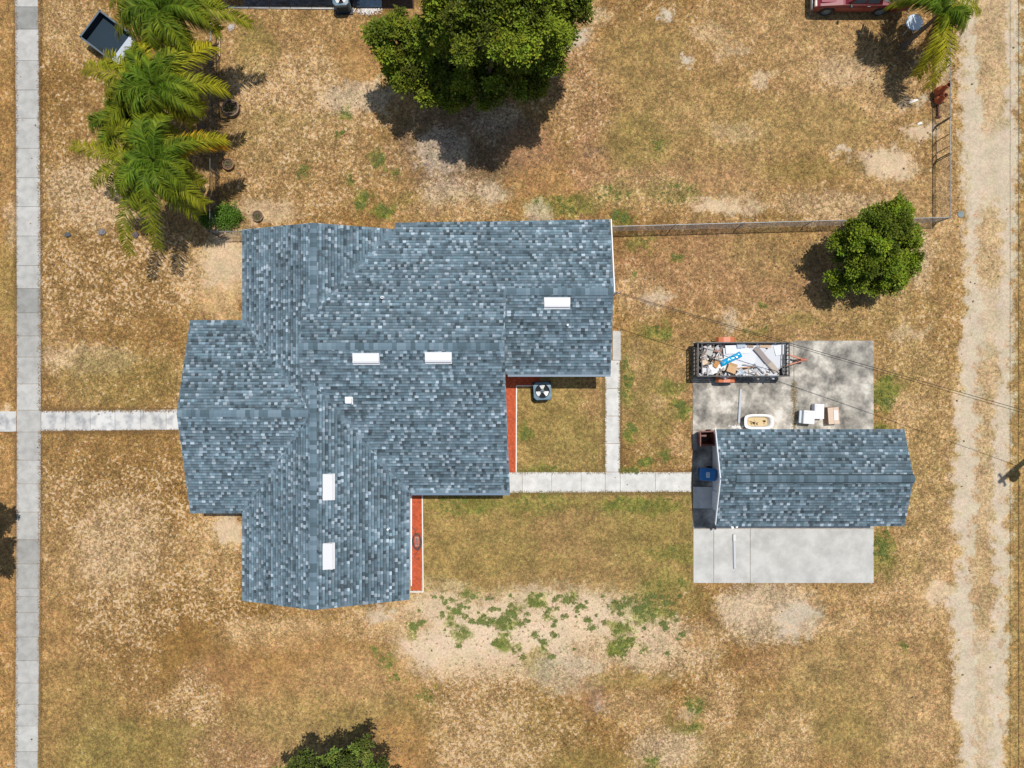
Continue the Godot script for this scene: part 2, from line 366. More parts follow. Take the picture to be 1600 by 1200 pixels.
# where the pale wheel tracks of the alley run: y, west track from, to, east track from, to (photo pixels), how bare the middle is
const TRACKS := [[-20, 1500, 1522, 1572, 1592, 0.35], [120, 1502, 1526, 1572, 1590, 0.3], [190, 1502, 1540, 1566, 1590, 0.5], [225, 1500, 1544, 1548, 1590, 0.95], [300, 1504, 1545, 1550, 1588, 0.9], [340, 1508, 1530, 1562, 1587, 0.3], [430, 1508, 1528, 1566, 1586, 0.25], [455, 1506, 1540, 1556, 1584, 0.75], [520, 1504, 1540, 1552, 1582, 0.8], [570, 1500, 1530, 1560, 1580, 0.35], [650, 1492, 1528, 1552, 1578, 0.3], [730, 1490, 1528, 1550, 1576, 0.3], [810, 1488, 1524, 1546, 1575, 0.35], [850, 1500, 1518, 1550, 1576, 0.2], [900, 1498, 1518, 1554, 1575, 0.2], [930, 1480, 1518, 1556, 1573, 0.25], [980, 1488, 1522, 1550, 1572, 0.3], [1010, 1490, 1526, 1544, 1572, 0.75], [1100, 1492, 1526, 1544, 1572, 0.7], [1160, 1500, 1526, 1540, 1570, 0.6], [1230, 1502, 1526, 1540, 1570, 0.6]]

func track(y: float) -> Array:
	for i in TRACKS.size() - 1:
		if y <= TRACKS[i + 1][0]:
			var t := clampf((y - TRACKS[i][0]) / (TRACKS[i + 1][0] - TRACKS[i][0]), 0, 1)
			var o := []
			for k in range(1, 6): o.append(lerpf(TRACKS[i][k], TRACKS[i + 1][k], t))
			return o
	return TRACKS[-1].slice(1)

func nimg(freq: float, seed_: int, oct := 3, w := TW, h := TH, kind := FastNoiseLite.TYPE_SIMPLEX_SMOOTH, warp := 0.0) -> PackedByteArray:
	var f := FastNoiseLite.new()
	f.seed = seed_; f.frequency = freq; f.noise_type = kind; f.fractal_octaves = oct
	if oct == 1: f.fractal_type = FastNoiseLite.FRACTAL_NONE
	if warp > 0.0:
		f.domain_warp_enabled = true
		f.domain_warp_amplitude = warp
		f.domain_warp_frequency = freq * 0.7
	return f.get_image(w, h, false, false, true).get_data()

func ground_images() -> Array:
	var w := 256
	var h := 192
	var k := TW / w
	var per := GX * 2.0 * SC / w           # photo pixels per cell
	var x0 := 800.0 - GX * SC
	var y0 := 600.0 - GZ * SC
	var big := nimg(0.02, 31, 4, w, h)
	var big2 := nimg(0.035, 32, 3, w, h)
	var lo := PackedFloat32Array()
	lo.resize(w * h * 4)
	for y in h:
		for x in w:
			var i := y * w + x
			var t := clampf(big[i] / 255.0 * 1.3 - 0.15, 0, 1)
			for q in 3: lo[i * 4 + q] = lerpf(PAL[0][q], PAL[1][q], t)
			lo[i * 4 + 3] = 0.32 + (big2[i] / 255.0 - 0.5) * 0.25
	# rectangles of newer sod
	for r in [[662, 771, 1084, 925, 10, 0.85, 0.06], [662, 771, 1084, 925, 3, 0.35, 0.06], [808, 600, 945, 738, 10, 0.7, 0.1], [808, 600, 945, 738, 3, 0.4, 0.06], [1575, -20, 1640, 1240, 10, 0.85, 0.15], [1590, -20, 1640, 1240, 2, 0.3, 0.1]]:
		for y in range(maxi(0, int((r[1] - y0) / per)), mini(h, int((r[3] - y0) / per) + 1)):
			for x in range(maxi(0, int((r[0] - x0) / per)), mini(w, int((r[2] - x0) / per) + 1)):
				var i := y * w + x
				for q in 3: lo[i * 4 + q] = lerpf(lo[i * 4 + q], PAL[r[4]][q], r[5])
				lo[i * 4 + 3] = r[6]
	for b in blobs():
		var bx: float = (b[0] - x0) / per
		var by: float = (b[1] - y0) / per
		var rx: float = b[2] / per * 1.5
		var ry: float = b[3] / per * 1.5
		var pc: Array = PAL[b[4]]
		for y in range(maxi(0, int(by - ry)), mini(h, int(by + ry) + 2)):
			for x in range(maxi(0, int(bx - rx)), mini(w, int(bx + rx) + 2)):
				var dx := (x + 0.5 - bx) / rx
				var dy := (y + 0.5 - by) / ry
				var i := y * w + x
				var d := dx * dx + dy * dy + (big2[i] / 255.0 - 0.5) * 0.5
				if d < 1.0:
					var f := clampf((1.0 - d) * 1.25, 0, 1)
					f = f * f * (3 - 2 * f)
					var g: float = f * b[5]
					for q in 3: lo[i * 4 + q] += (pc[q] - lo[i * 4 + q]) * g
					if b[6] >= 0.0: lo[i * 4 + 3] += (b[6] - lo[i * 4 + 3]) * f
	# alley
	for y in h:
		var tr := track((y + 0.5) * per + y0)
		for x in range(int((1470 - x0) / per), w):
			var px := (x + 0.5) * per + x0
			var e := 13.0
			var f := maxf(clampf(minf(px - tr[0], tr[1] - px) / e + 0.5, 0, 1), clampf(minf(px - tr[2], tr[3] - px) / e + 0.5, 0, 1))
			if px > tr[1] - 3 and px < tr[2] + 3: f = maxf(f, tr[4])
			f *= 0.78
			var i := y * w + x
			if px > tr[0] - 4 and px < tr[3] + 2:
				for q in 3: lo[i * 4 + q] = lerpf(lo[i * 4 + q], [188, 157, 112][q], 0.6)
			for q in 3: lo[i * 4 + q] = lerpf(lo[i * 4 + q], [213, 200, 180][q], f)
			lo[i * 4 + 3] = lerpf(lo[i * 4 + 3], 0.1, f)
	var small := PackedByteArray()
	small.resize(w * h * 4)
	for i in w * h:
		for q in 3: small[i * 4 + q] = clampi(int(lo[i * 4 + q]), 0, 255)
		small[i * 4 + 3] = clampi(int(lo[i * 4 + 3] * 255), 0, 255)
	lowmap = small
	var im := Image.create_from_data(w, h, false, Image.FORMAT_RGBA8, small)
	im.resize(TW, TH, Image.INTERPOLATE_CUBIC)
	var src := im.get_data()
	var wx := nimg(0.03, 41, 4)
	var wz := nimg(0.03, 42, 4)
	var fx := nimg(0.14, 47, 2)
	var fz := nimg(0.14, 48, 2)
	var fleck := nimg(0.115, 43, 2, TW, TH, FastNoiseLite.TYPE_SIMPLEX_SMOOTH, 7.0)
	var grain := nimg(0.28, 44, 2)
	var tuft := nimg(0.11, 45, 2)
	var patch := nimg(0.018, 46, 3)
	var vein := nimg(0.026, 49, 4, TW, TH, FastNoiseLite.TYPE_SIMPLEX_SMOOTH, 22.0)
	var tx := TW / (GX * 2 * SC)
	var ra := int((662 - x0) * tx)
	var rb := int((1084 - x0) * tx)
	var rc := int((771 - y0) * tx)
	var rd := int((925 - y0) * tx)
	var out := PackedByteArray()
	out.resize(TW * TH * 3)
	var bump := PackedByteArray()
	bump.resize(TW * TH)
	for y in TH:
		for x in TW:
			var i := y * TW + x
			var xx := clampi(x + ((wx[i] - 128) * 36 + (fx[i] - 128) * 15 >> 8), 0, TW - 1)
			var yy := clampi(y + ((wz[i] - 128) * 36 + (fz[i] - 128) * 15 >> 8), 0, TH - 1)
			# the newer sod keeps its straight edge
			if x > ra and x < rb:
				if y > rc and y <= rd: yy = mini(yy, rd - 4)
				elif y > rd and y < rd + 60: yy = maxi(yy, rd + 4)
			var j := (yy * TW + xx) * 4
			var vn := absi(vein[i] - 128)
			var g := grain[i]
			# flecks of bare sand between the dead grass
			var f := (fleck[i] + src[j + 3] * 0.58 + (patch[i] - 128) * 0.35 + (vn - 20) * 0.3 - 234.0) * 0.028
			f = 0.0 if f < 0.0 else (0.9 if f > 0.9 else f)
			var kk := (src[j + 2] - 100) * 0.012
			kk = 1.0 if kk < 0.0 else (0.32 if kk > 0.68 else 1.0 - kk)
			var m := 1.0 + ((0.0031 * (g - 128) + 0.0021 * (tuft[i] - 128)) * (0.62 + src[j + 3] * 0.003) + 0.0011 * (patch[i] - 128) + (0.003 * (vn - 22) if vn < 40 else 0.054)) * kk
			var s := 1.0 - f
			var l := (0.86 + 0.0011 * g) * f
			var hu := (fx[i] - 128) * 0.0005 * kk + (wx[i] - 128) * 0.0002
			if tuft[i] > 205 and kk < 0.7: m -= (tuft[i] - 205) * 0.008
			out[i * 3] = mini(255, int(src[j] * m * (1.0 + hu) * s + 217.0 * l))
			out[i * 3 + 1] = mini(255, int(src[j + 1] * m * (1.0 - hu * 0.25) * s + 188.0 * l))
			out[i * 3 + 2] = mini(255, int(src[j + 2] * m * (1.0 + hu * 0.8) * s + 152.0 * l))
			bump[i] = int((g * 0.45 + tuft[i] * 0.4) * s * kk)
	return [Image.create_from_data(TW, TH, false, Image.FORMAT_RGB8, out), Image.create_from_data(TW, TH, false, Image.FORMAT_L8, bump)]

func ground_tint(px: float, py: float) -> Color:
	# the lawn's own colour there, with the share of bare flecks as alpha
	var x := clampi(int((px - 800.0 + GX * SC) / (GX * 2 * SC) * 256), 0, 255)
	var y := clampi(int((py - 600.0 + GZ * SC) / (GZ * 2 * SC) * 192), 0, 191)
	var i := (y * 256 + x) * 4
	var q := lin(lowmap[i], lowmap[i + 1], lowmap[i + 2], GAIN)
	q.a = lowmap[i + 3] / 255.0
	return q

func gain_image(im: Image, gain: float) -> Image:
	# albedo that shows as this colour in full sun at the chosen exposure
	var lut := PackedByteArray()
	lut.resize(256)
	for i in 256:
		var q := Color(i / 255.0, 0, 0).srgb_to_linear().r * gain
		lut[i] = clampi(int(Color(q, 0, 0).linear_to_srgb().r * 255.0 + 0.5), 0, 255)
	var d := im.get_data()
	for i in d.size(): d[i] = lut[d[i]]
	return Image.create_from_data(im.get_width(), im.get_height(), false, im.get_format(), d)

const GAIN := 0.77

func ground() -> void:
	var ims := ground_images()
	var gm := StandardMaterial3D.new()
	gm.albedo_texture = ImageTexture.create_from_image(gain_image(ims[0], GAIN))
	gm.roughness = 0.97
	gm.metallic_specular = 0.2
	gm.heightmap_enabled = true
	gm.heightmap_texture = ImageTexture.create_from_image(ims[1])
	gm.heightmap_scale = 0.8
	M.ground = gm
	var mb := MB.new()
	for i in range(-6, 7):
		for j in range(-8, 9):
			var a := Vector3((i * 2 - 1) * GX, 0, (j * 2 - 1) * GZ)
			var b := Vector3((i * 2 + 1) * GX, 0, (j * 2 + 1) * GZ)
			var u0 := 0.0 if i % 2 == 0 else 1.0
			var v0 := 0.0 if j % 2 == 0 else 1.0
			for q in [[0, 0], [1, 0], [1, 1], [0, 0], [1, 1], [0, 1]]:
				mb.vert(Vector3(b.x if q[0] else a.x, 0, b.z if q[1] else a.z), Vector3.UP, Vector2(1 - u0 if q[0] else u0, 1 - v0 if q[1] else v0))
	var g := part("ground", mb, gm, self)
	tag(g, "dry brown lawn with flecks of bare sand", "", "", "structure")
	# the alley with its two pale wheel tracks
	var am := MB.new()
	var rows := 80
	for r in rows:
		var ys := [lerpf(-18, 1218, r / float(rows)), lerpf(-18, 1218, (r + 1) / float(rows))]
		var q := []
		for y in ys:
			var tr := track(y)
			for px in [tr[0] - 9 + 4 * sin(y * 0.21) + 3 * sin(y * 0.53), tr[3] + 4 + 2 * sin(y * 0.33)]:
				q.append(P(px, y) + Vector3(0, 0.006, 0))
		for t in [[0, 1, 3], [0, 3, 2]]:
			for o in t:
				var p: Vector3 = q[o]
				am.vert(p, Vector3.UP, Vector2((p.x + GX) / (2 * GX), (p.z + GZ) / (2 * GZ)))
	tag(part("alley", am, gm, self), "pale sandy alley with two worn wheel tracks", "", "", "structure")

# ------------------------------------------------------------------ concrete
func slab(parent: Node, x0: float, y0: float, x1: float, y1: float, tone: Color, m: Material, top := 0.03, gap := 0.35, skew := 0.0, called := "slab") -> void:
	var a := P(x0 + gap * 0.5, y0 + gap * 0.5)
	var b := P(x1 - gap * 0.5, y1 - gap * 0.5)
	var mb := MB.new()
	mb.col = tone
	var t := top + rng.randf_range(-0.003, 0.003)
	mb.cbox(Transform3D(Basis(Vector3.UP, skew), Vector3((a.x + b.x) / 2, t / 2 - 0.03, (a.z + b.z) / 2)), Vector3(b.x - a.x, t + 0.06, b.z - a.z), 0.008)
	part(called, mb, m, parent)

func struct_root(called: String, label: String) -> Node3D:
	var o := Node3D.new()
	place(o, called)
	tag(o, label, "", "", "structure")
	return o

func tone(v: float) -> Color:
	var q := lin(v, v * 0.99, v * 0.965, GAIN)
	return q

func concrete() -> void:
	# the sidewalk along the street, slab by slab
	var s := struct_root("sidewalk", "old concrete sidewalk of separate slabs")
	var ys := [-60, -26, 11, 46, 95, 141, 185, 232, 278, 323, 369, 415, 451, 489, 525, 558, 600, 641, 675, 719, 756, 800, 843, 881, 919, 932, 957, 995, 1032, 1067, 1100, 1134, 1174, 1210, 1250]
	var dark := {2: 168, 12: 172, 13: 186, 14: 190, 15: 0, 21: 0, 22: 178, 23: 190, 24: 196, 25: 190, 26: 192, 27: 190, 28: 205, 32: 200, 33: 190}
	var edge := func(y: float, side: int) -> float:
		# the walk bends very slightly along its length
		var t := y / 1200.0
		return (23.5 if side == 0 else 60.0) + (3.2 * sin(t * PI) if side == 0 else 4.6 * sin(t * PI * 1.02))
	for i in ys.size() - 1:
		var v: float = dark.get(i, 0)
		if v < 1: v = 199 + rng.randf_range(-8, 8)
		else: v -= 6.0
		var ym: float = (ys[i] + ys[i + 1]) * 0.5
		slab(s, edge.call(ym, 0), ys[i], edge.call(ym, 1), ys[i + 1], tone(v), M.concrete, 0.035, 0.4)
	# the walk from the street to the front door
	var f := struct_root("front_walk", "concrete front walk crossing the sidewalk to the house")
	var xs := [-70, -30, 26, 65, 103, 142, 180, 220, 260, 300]
	var tn := [205, 205, 0, 204, 202, 216, 210, 206, 218]
	for i in xs.size() - 1:
		if i == 2: continue
		var dy: float = lerpf(1.5, -2.0, i / 8.0)
		slab(f, xs[i] - (0.4 if i == 3 else 0.0), 641.5 + dy, xs[i + 1] - (0.2 if i == 1 else 0.0), 673.5 + dy, tone(tn[i] + 8), M.walk, 0.03, 0.3)
	# new white walk behind the house
	var b := struct_root("back_walk", "new white concrete walk between house and garage")
	for r in [[957, 517, 970, 563, 213], [945, 563, 969, 607, 228], [945.2, 607, 969, 650, 229], [945, 650, 969, 693, 228], [945, 693, 969, 737.5, 230]]:
		slab(b, r[0], r[1], r[2], r[3], tone(r[4]), M.concrete, 0.03, 0.5)
	var bx := [770, 816, 862, 908, 945.5, 969, 1024, 1081]
	for i in bx.size() - 1:
		slab(b, bx[i], 737.5, bx[i + 1], 770 - i * 0.2, tone(229 + rng.randf_range(-2, 2)), M.concrete, 0.03, 0.4)
	# pad round the garage
	var p := struct_root("garage_pad", "concrete pad of large slabs under and around the garage")
	slab(p, 1082, 534, 1240, 672, tone(226), M.stained, 0.03, 0.5)
	slab(p, 1240, 532, 1365, 672, tone(222), M.stained, 0.03, 0.5)
	slab(p, 1082, 672, 1118, 760, tone(215), M.stained, 0.03, 0.4)
	slab(p, 1082, 794, 1118, 826, tone(215), M.stained, 0.03, 0.4)
	slab(p, 1083, 826, 1115, 911, tone(211), M.pad, 0.03, 0.5)
	slab(p, 1115, 826, 1172, 911, tone(213), M.pad, 0.03, 0.5)
	slab(p, 1172, 826, 1365, 911, tone(208), M.pad, 0.03, 0.5)
	slab(p, 1118, 672, 1365, 826, tone(200), M.concrete, 0.03, 0.4)
	slab(p, 1082.5, 760, 1117, 794, tone(225), M.concrete, 0.1, 0.4, 0.0, "door_step")

# ------------------------------------------------------------------ roofs
# a slope is [height at ref, ref x, ref z, dh/dx, dh/dz, plan polygon]
func hat(s: Array, x: float, z: float) -> float:
	return s[0] + s[3] * (x - s[1]) + s[4] * (z - s[2])

func half_plane(poly: PackedVector2Array, a: float, b: float, c: float) -> PackedVector2Array:
	var out := PackedVector2Array()
	for i in poly.size():
		var p := poly[i]
		var q := poly[(i + 1) % poly.size()]
		var dp := a * p.x + b * p.y + c
		var dq := a * q.x + b * q.y + c
		if dp >= 0: out.append(p)
		if (dp >= 0) != (dq >= 0): out.append(p.lerp(q, dp / (dp - dq)))
	return out

func visible_parts(slopes: Array, i: int) -> Array:
	var todo := [slopes[i][5]]
	for j in slopes.size():
		if j == i: continue
		var s: Array = slopes[i]
		var o: Array = slopes[j]
		var c0: float = (o[0] - o[3] * o[1] - o[4] * o[2]) - (s[0] - s[3] * s[1] - s[4] * s[2])
		if absf(o[3] - s[3]) + absf(o[4] - s[4]) < 0.001: continue
		var cut := half_plane(o[5], o[3] - s[3], o[4] - s[4], c0)
		if cut.size() < 3: continue
		var next := []
		for p in todo:
			for r in Geometry2D.clip_polygons(p, cut):
				if not Geometry2D.is_polygon_clockwise(r) and poly_area(r) > 0.02: next.append(r)
				elif Geometry2D.is_polygon_clockwise(r):
					r.reverse()
					if poly_area(r) > 0.02: next.append(r)
		todo = next
	return todo

func poly_area(p: PackedVector2Array) -> float:
	var a := 0.0
	for i in p.size():
		var q := p[(i + 1) % p.size()]
		a += p[i].x * q.y - q.x * p[i].y
	return absf(a) * 0.5

var last_light := false
var shade_mid := [Color(0.140, 0.206, 0.252), Color(0.146, 0.202, 0.240), Color(0.128, 0.198, 0.236)]

func shingle_colour(run: float) -> Color:
	var v := exp(rng.randfn(-0.05, 0.17))
	var dice := rng.randf()
	if last_light and dice < 0.6: v = rng.randf_range(0.36, 0.58)
	elif dice < 0.13: v = rng.randf_range(1.5, 2.15)
	elif dice < 0.24: v = rng.randf_range(0.38, 0.66)
	last_light = v > 1.45
	var q: Color = shade_mid[rng.randi() % 3]
	var grey := (q.r + q.g + q.b) / 3.0
	q = q.lerp(Color(grey, grey * 1.04, grey * 1.12), clampf((v - 1.0) * 0.6, 0.0, 0.5)) * v
	return q * run

func slope_mesh(s: Array, polys: Array, along_x: bool, deck: MB, sh: MB, dark := 1.0) -> void:
	var up := Vector2(s[3], s[4]).normalized()          # plan direction up the slope
	var g := Vector2(s[3], s[4]).length()
	var side := Vector2(-up.y, up.x)
	var cosv := 1.0 / sqrt(1.0 + g * g)
	var nrm := Vector3(-s[3], 1, -s[4]).normalized()
	var at := func(q: Vector2, lift: float) -> Vector3:
		var pl := side * q.x + up * q.y
		return Vector3(pl.x, hat(s, pl.x, pl.y), pl.y) + nrm * lift
	var rows := 0.143 * cosv
	for poly: PackedVector2Array in polys:
		# deck with its white edge boards
		var idx := Geometry2D.triangulate_polygon(poly)
		for i in range(0, idx.size(), 3):
			for low in [0.0, 0.16]:
				deck.col = Color(0.06, 0.09, 0.12) if low == 0.0 else Color(0.7, 0.7, 0.7)
				var t := []
				for k in 3:
					var q: Vector2 = poly[idx[i + k]]
					t.append(Vector3(q.x, hat(s, q.x, q.y) - low, q.y))
				deck.out_tri(t[0], t[1], t[2], Vector3.UP if low == 0.0 else Vector3.DOWN)
		deck.col = Color(0.74, 0.75, 0.77)
		for i in poly.size():
			var a := poly[i]
			var b := poly[(i + 1) % poly.size()]
			var a3 := Vector3(a.x, hat(s, a.x, a.y), a.y)
			var b3 := Vector3(b.x, hat(s, b.x, b.y), b.y)
			deck.quad(a3, b3, b3 - Vector3(0, 0.16, 0), a3 - Vector3(0, 0.16, 0))
		# shingles
		var loc := PackedVector2Array()
		var lo := Vector2(1e9, 1e9)
		var hi := Vector2(-1e9, -1e9)
		for q in poly:
			var w := Vector2(q.dot(side), q.dot(up))
			loc.append(w)
			lo = lo.min(w); hi = hi.max(w)
		var base: float = lo.y
		var r := 0
		while base + r * rows < hi.y:
			var v0 := base + r * rows - (0.02 if r == 0 else 0.0)
			var v1 := base + (r + 1) * rows
			var u := lo.x - rng.randf() * 0.3
			var run := 1.0
			var left := 0
			var runner := rng.randf()
			while u < hi.x:
				if left <= 0:
					left = rng.randi_range(4, 12)
					run = clampf(exp(rng.randfn(-0.03, 0.19)), 0.6, 1.35) * dark
				left -= 1
				var wd := rng.randf_range(0.13, 0.20)
				var u1 := u + wd
				sh.col = shingle_colour(run)
				var t := 0.018 if rng.randf() < 0.5 else 0.010
				var q := [Vector2(u, v0), Vector2(u1 - 0.004, v0), Vector2(u1 - 0.004, v1), Vector2(u, v1)]
				var inside := 0
				for w in q:
					if Geometry2D.is_point_in_polygon(w, loc): inside += 1
				if inside == 4:
					var a: Vector3 = at.call(q[0], t); var b: Vector3 = at.call(q[1], t)
					var d: Vector3 = at.call(q[2], 0.003); var e: Vector3 = at.call(q[3], 0.003)
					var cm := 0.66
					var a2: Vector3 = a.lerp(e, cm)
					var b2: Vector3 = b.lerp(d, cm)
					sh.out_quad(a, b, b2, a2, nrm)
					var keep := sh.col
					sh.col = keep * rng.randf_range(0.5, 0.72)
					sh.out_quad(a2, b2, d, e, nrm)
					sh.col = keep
					sh.out_quad(at.call(q[0], 0.0), at.call(q[1], 0.0), b, a, Vector3(-up.x, 0, -up.y))
					sh.out_tri(at.call(q[0], 0.0), a, e, Vector3(-side.x, 0, -side.y))
					sh.out_tri(at.call(q[1], 0.0), b, d, Vector3(side.x, 0, side.y))
				else:
					for cut in Geometry2D.intersect_polygons(PackedVector2Array(q), loc):
						if cut.size() < 3: continue
						for k in range(1, cut.size() - 1):
							var f := func(w: Vector2) -> Vector3: return at.call(w, lerpf(t, 0.003, clampf((w.y - v0) / (v1 - v0), 0, 1)))
							sh.out_tri(f.call(cut[0]), f.call(cut[k]), f.call(cut[k + 1]), nrm)
				u = u1
			r += 1

func ridge(parent: Node, a: Vector3, b: Vector3, sa: float, sb: float, lift := 0.0, dark := 1.0) -> void:
	# overlapping cap shingles from a to b; sa, sb: how steep the two sides fall
	var d := b - a
	var n := int(d.length() / 0.21)
	var dir := d.normalized()
	var kinds := []
	for k in 5:
		var mb := MB.new()
		mb.col = [shade_mid[0], shade_mid[2] * 0.75, shade_mid[2] * 0.6, shade_mid[0] * 0.9, shade_mid[1] * 1.2][k] * dark
		var w := 0.165
		var l := 0.235
		var y0 := 0.020 + lift
		var y1 := 0.030 + lift
		for s in [-1.0, 1.0]:
			var g: float = sa if s < 0 else sb
			var p := [Vector3(0, y0, 0), Vector3(l, y1, 0), Vector3(l, y1 - g * w, s * w), Vector3(0, y0 - g * w, s * w)]
			mb.out_quad(p[0], p[1], p[2], p[3], Vector3.UP)
			var dn := Vector3(0, -0.018 - lift, 0)
			mb.out_quad(p[3], p[2], p[2] + dn, p[3] + dn, Vector3(0, 0, s))
			mb.out_quad(p[1], p[2], p[2] + dn, p[1] + dn, Vector3(1, 0, 0))
		kinds.append(mb.mesh())
	var z := Vector3.UP.cross(dir) * -1.0
	var bas := Basis(dir, Vector3.UP, dir.cross(Vector3.UP))
	for i in n:
		var o := part("ridge_cap", kinds[rng.randi() % 5], M.shingle, parent)
		o.transform = Transform3D(bas, a.lerp(b, i / float(n)))

func rect(x0: float, z0: float, x1: float, z1: float) -> PackedVector2Array:
	return PackedVector2Array([Vector2(x0, z0), Vector2(x1, z0), Vector2(x1, z1), Vector2(x0, z1)])

var house_slopes := []

func roof_at(px: float, py: float, slopes: Array) -> Vector3:
	# the point of the roof seen at a pixel
	var h := 3.6
	for k in 8:
		var p := P(px, py, h)
		var best := 0.0
		for s in slopes:
			if Geometry2D.is_point_in_polygon(Vector2(p.x, p.z), s[5]): best = maxf(best, hat(s, p.x, p.z))
		h = best
	return P(px, py, h)

func build_roof(parent: Node, slopes: Array, dark := 1.0) -> void:
	for i in slopes.size():
		var vis := visible_parts(slopes, i)
		if vis.is_empty(): continue
		var deck := MB.new()
		var sh := MB.new()
		slope_mesh(slopes[i], vis, true, deck, sh, dark)
		var r := part("roof", deck, M.paint, parent)
		var q := part("shingles", sh, M.shingle, r)
		q.set_meta("kind", "stuff")

func gable_walls(parent: Node, x0: float, z0: float, x1: float, z1: float, ridge_x: bool, at: float, h0: float, h1: float, hr: float, tint: Color) -> void:
	# a wing of walls under a gable; ridge_x: the ridge runs along x at z = at, else along z at x = at
	var mb := MB.new()
	mb.col = tint
	if ridge_x:
		var poly := PackedVector2Array([Vector2(-z1, 0), Vector2(-z0, 0), Vector2(-z0, h0), Vector2(-at, hr), Vector2(-z1, h1)])
		mb.extrude(poly, x0, x1, Transform3D(Basis(Vector3(0, 0, -1), Vector3(0, 1, 0), Vector3(1, 0, 0)), Vector3.ZERO))
	else:
		var poly := PackedVector2Array([Vector2(x0, 0), Vector2(x1, 0), Vector2(x1, h1), Vector2(at, hr), Vector2(x0, h0)])
		mb.extrude(poly, z0, z1)
	part("wall", mb, M.paint, parent)

func window(parent: Node, at: Vector3, out_dir: Vector3, w: float, h: float) -> void:
	var bas := Basis(Vector3.UP.cross(out_dir), Vector3.UP, out_dir)
	var mb := MB.new()
	mb.col = Color(0.78, 0.78, 0.78)
	for s in [-1, 1]:
		mb.box(Transform3D(bas, at + bas * Vector3(s * w / 2, 0, 0.02)), Vector3(0.07, h + 0.07, 0.06))
		mb.box(Transform3D(bas, at + bas * Vector3(0, s * h / 2, 0.022)), Vector3(w + 0.06, 0.07, 0.07))
	mb.box(Transform3D(bas, at + bas * Vector3(0, 0, 0.018)), Vector3(w, 0.04, 0.04))
	var f := part("window", mb, M.paint, parent)
	var g := MB.new()
	g.col = Color(0.02, 0.03, 0.035)
	g.box(Transform3D(bas, at + bas * Vector3(0, 0, 0.006)), Vector3(w, h, 0.012))
	part("pane", g, M.glass, f)

func door(parent: Node, at: Vector3, out_dir: Vector3, w: float, h: float, tint: Color) -> void:
	var bas := Basis(Vector3.UP.cross(out_dir), Vector3.UP, out_dir)
	var mb := MB.new()
	mb.col = tint
	mb.cbox(Transform3D(bas, at + bas * Vector3(0, h / 2, 0.02)), Vector3(w, h, 0.05), 0.008)
	for k in 2:
		mb.box(Transform3D(bas, at + bas * Vector3(0, h * (0.27 + 0.46 * k), 0.05)), Vector3(w * 0.6, h * 0.34, 0.02))
	var d := part("door", mb, M.paint, parent)
	var k := MB.new()
	k.col = Color(0.6, 0.55, 0.4)
	k.box(Transform3D(bas, at + bas * Vector3(w * 0.4, 1.0, 0.07)), Vector3(0.05, 0.05, 0.06))
	part("handle", k, M.metal, d)

func roof_vent(parent: Node, px: float, py: float, slopes: Array, out_x: bool, sgn: float) -> void:
	# white metal off-ridge vent: sloped hood over a flange; opens down the slope
	var p := roof_at(px, py, slopes)
	var s: Array
	var best := -1.0
	for q in slopes:
		if Geometry2D.is_point_in_polygon(Vector2(p.x, p.z), q[5]) and hat(q, p.x, p.z) > best:
			best = hat(q, p.x, p.z); s = q
	var down := Vector3(-s[3], 0, -s[4]).normalized()
	var g := Vector2(s[3], s[4]).length()
	down = Vector3(down.x, -g, down.z).normalized()
	var nrm := Vector3(-s[3], 1, -s[4]).normalized()
	var bas := Basis(down.cross(nrm) * -1.0, nrm, down)
	bas = Basis(nrm.cross(down), nrm, down)
	var t := Transform3D(bas, p)
	var mb := MB.new()
	mb.col = Color(0.60, 0.60, 0.615)
	mb.box(t.translated_local(Vector3(0, 0.014, 0.02)), Vector3(1.24, 0.012, 0.56))
	var w := 0.60
	var prof := [Vector2(-0.24, 0.02), Vector2(0.10, 0.13), Vector2(0.19, 0.13), Vector2(0.19, 0.05)]
	for i in 3:
		mb.out_quad(t * Vector3(-w, prof[i].y, prof[i].x), t * Vector3(w, prof[i].y, prof[i].x), t * Vector3(w, prof[i + 1].y, prof[i + 1].x), t * Vector3(-w, prof[i + 1].y, prof[i + 1].x), t.basis * Vector3(0, 1, 0.3))
	for sd in [-1.0, 1.0]:
		mb.out_quad(t * Vector3(sd * w, 0.02, -0.24), t * Vector3(sd * w, 0.13, 0.10), t * Vector3(sd * w, 0.13, 0.19), t * Vector3(sd * w, 0.02, 0.19), t.basis * Vector3(sd, 0, 0))
		mb.box(t.translated_local(Vector3(sd * w, 0.085, 0.14)), Vector3(0.014, 0.10, 0.12))
	var v := part("roof_vent", mb, M.paint, parent)
	var lv := MB.new()
	lv.col = Color(0.3, 0.3, 0.3)
	for i in 3:
		lv.box(t.translated_local(Vector3(0, 0.035 + i * 0.028, 0.175)), Vector3(1.16, 0.008, 0.03))
	part("louvre", lv, M.metal, v)

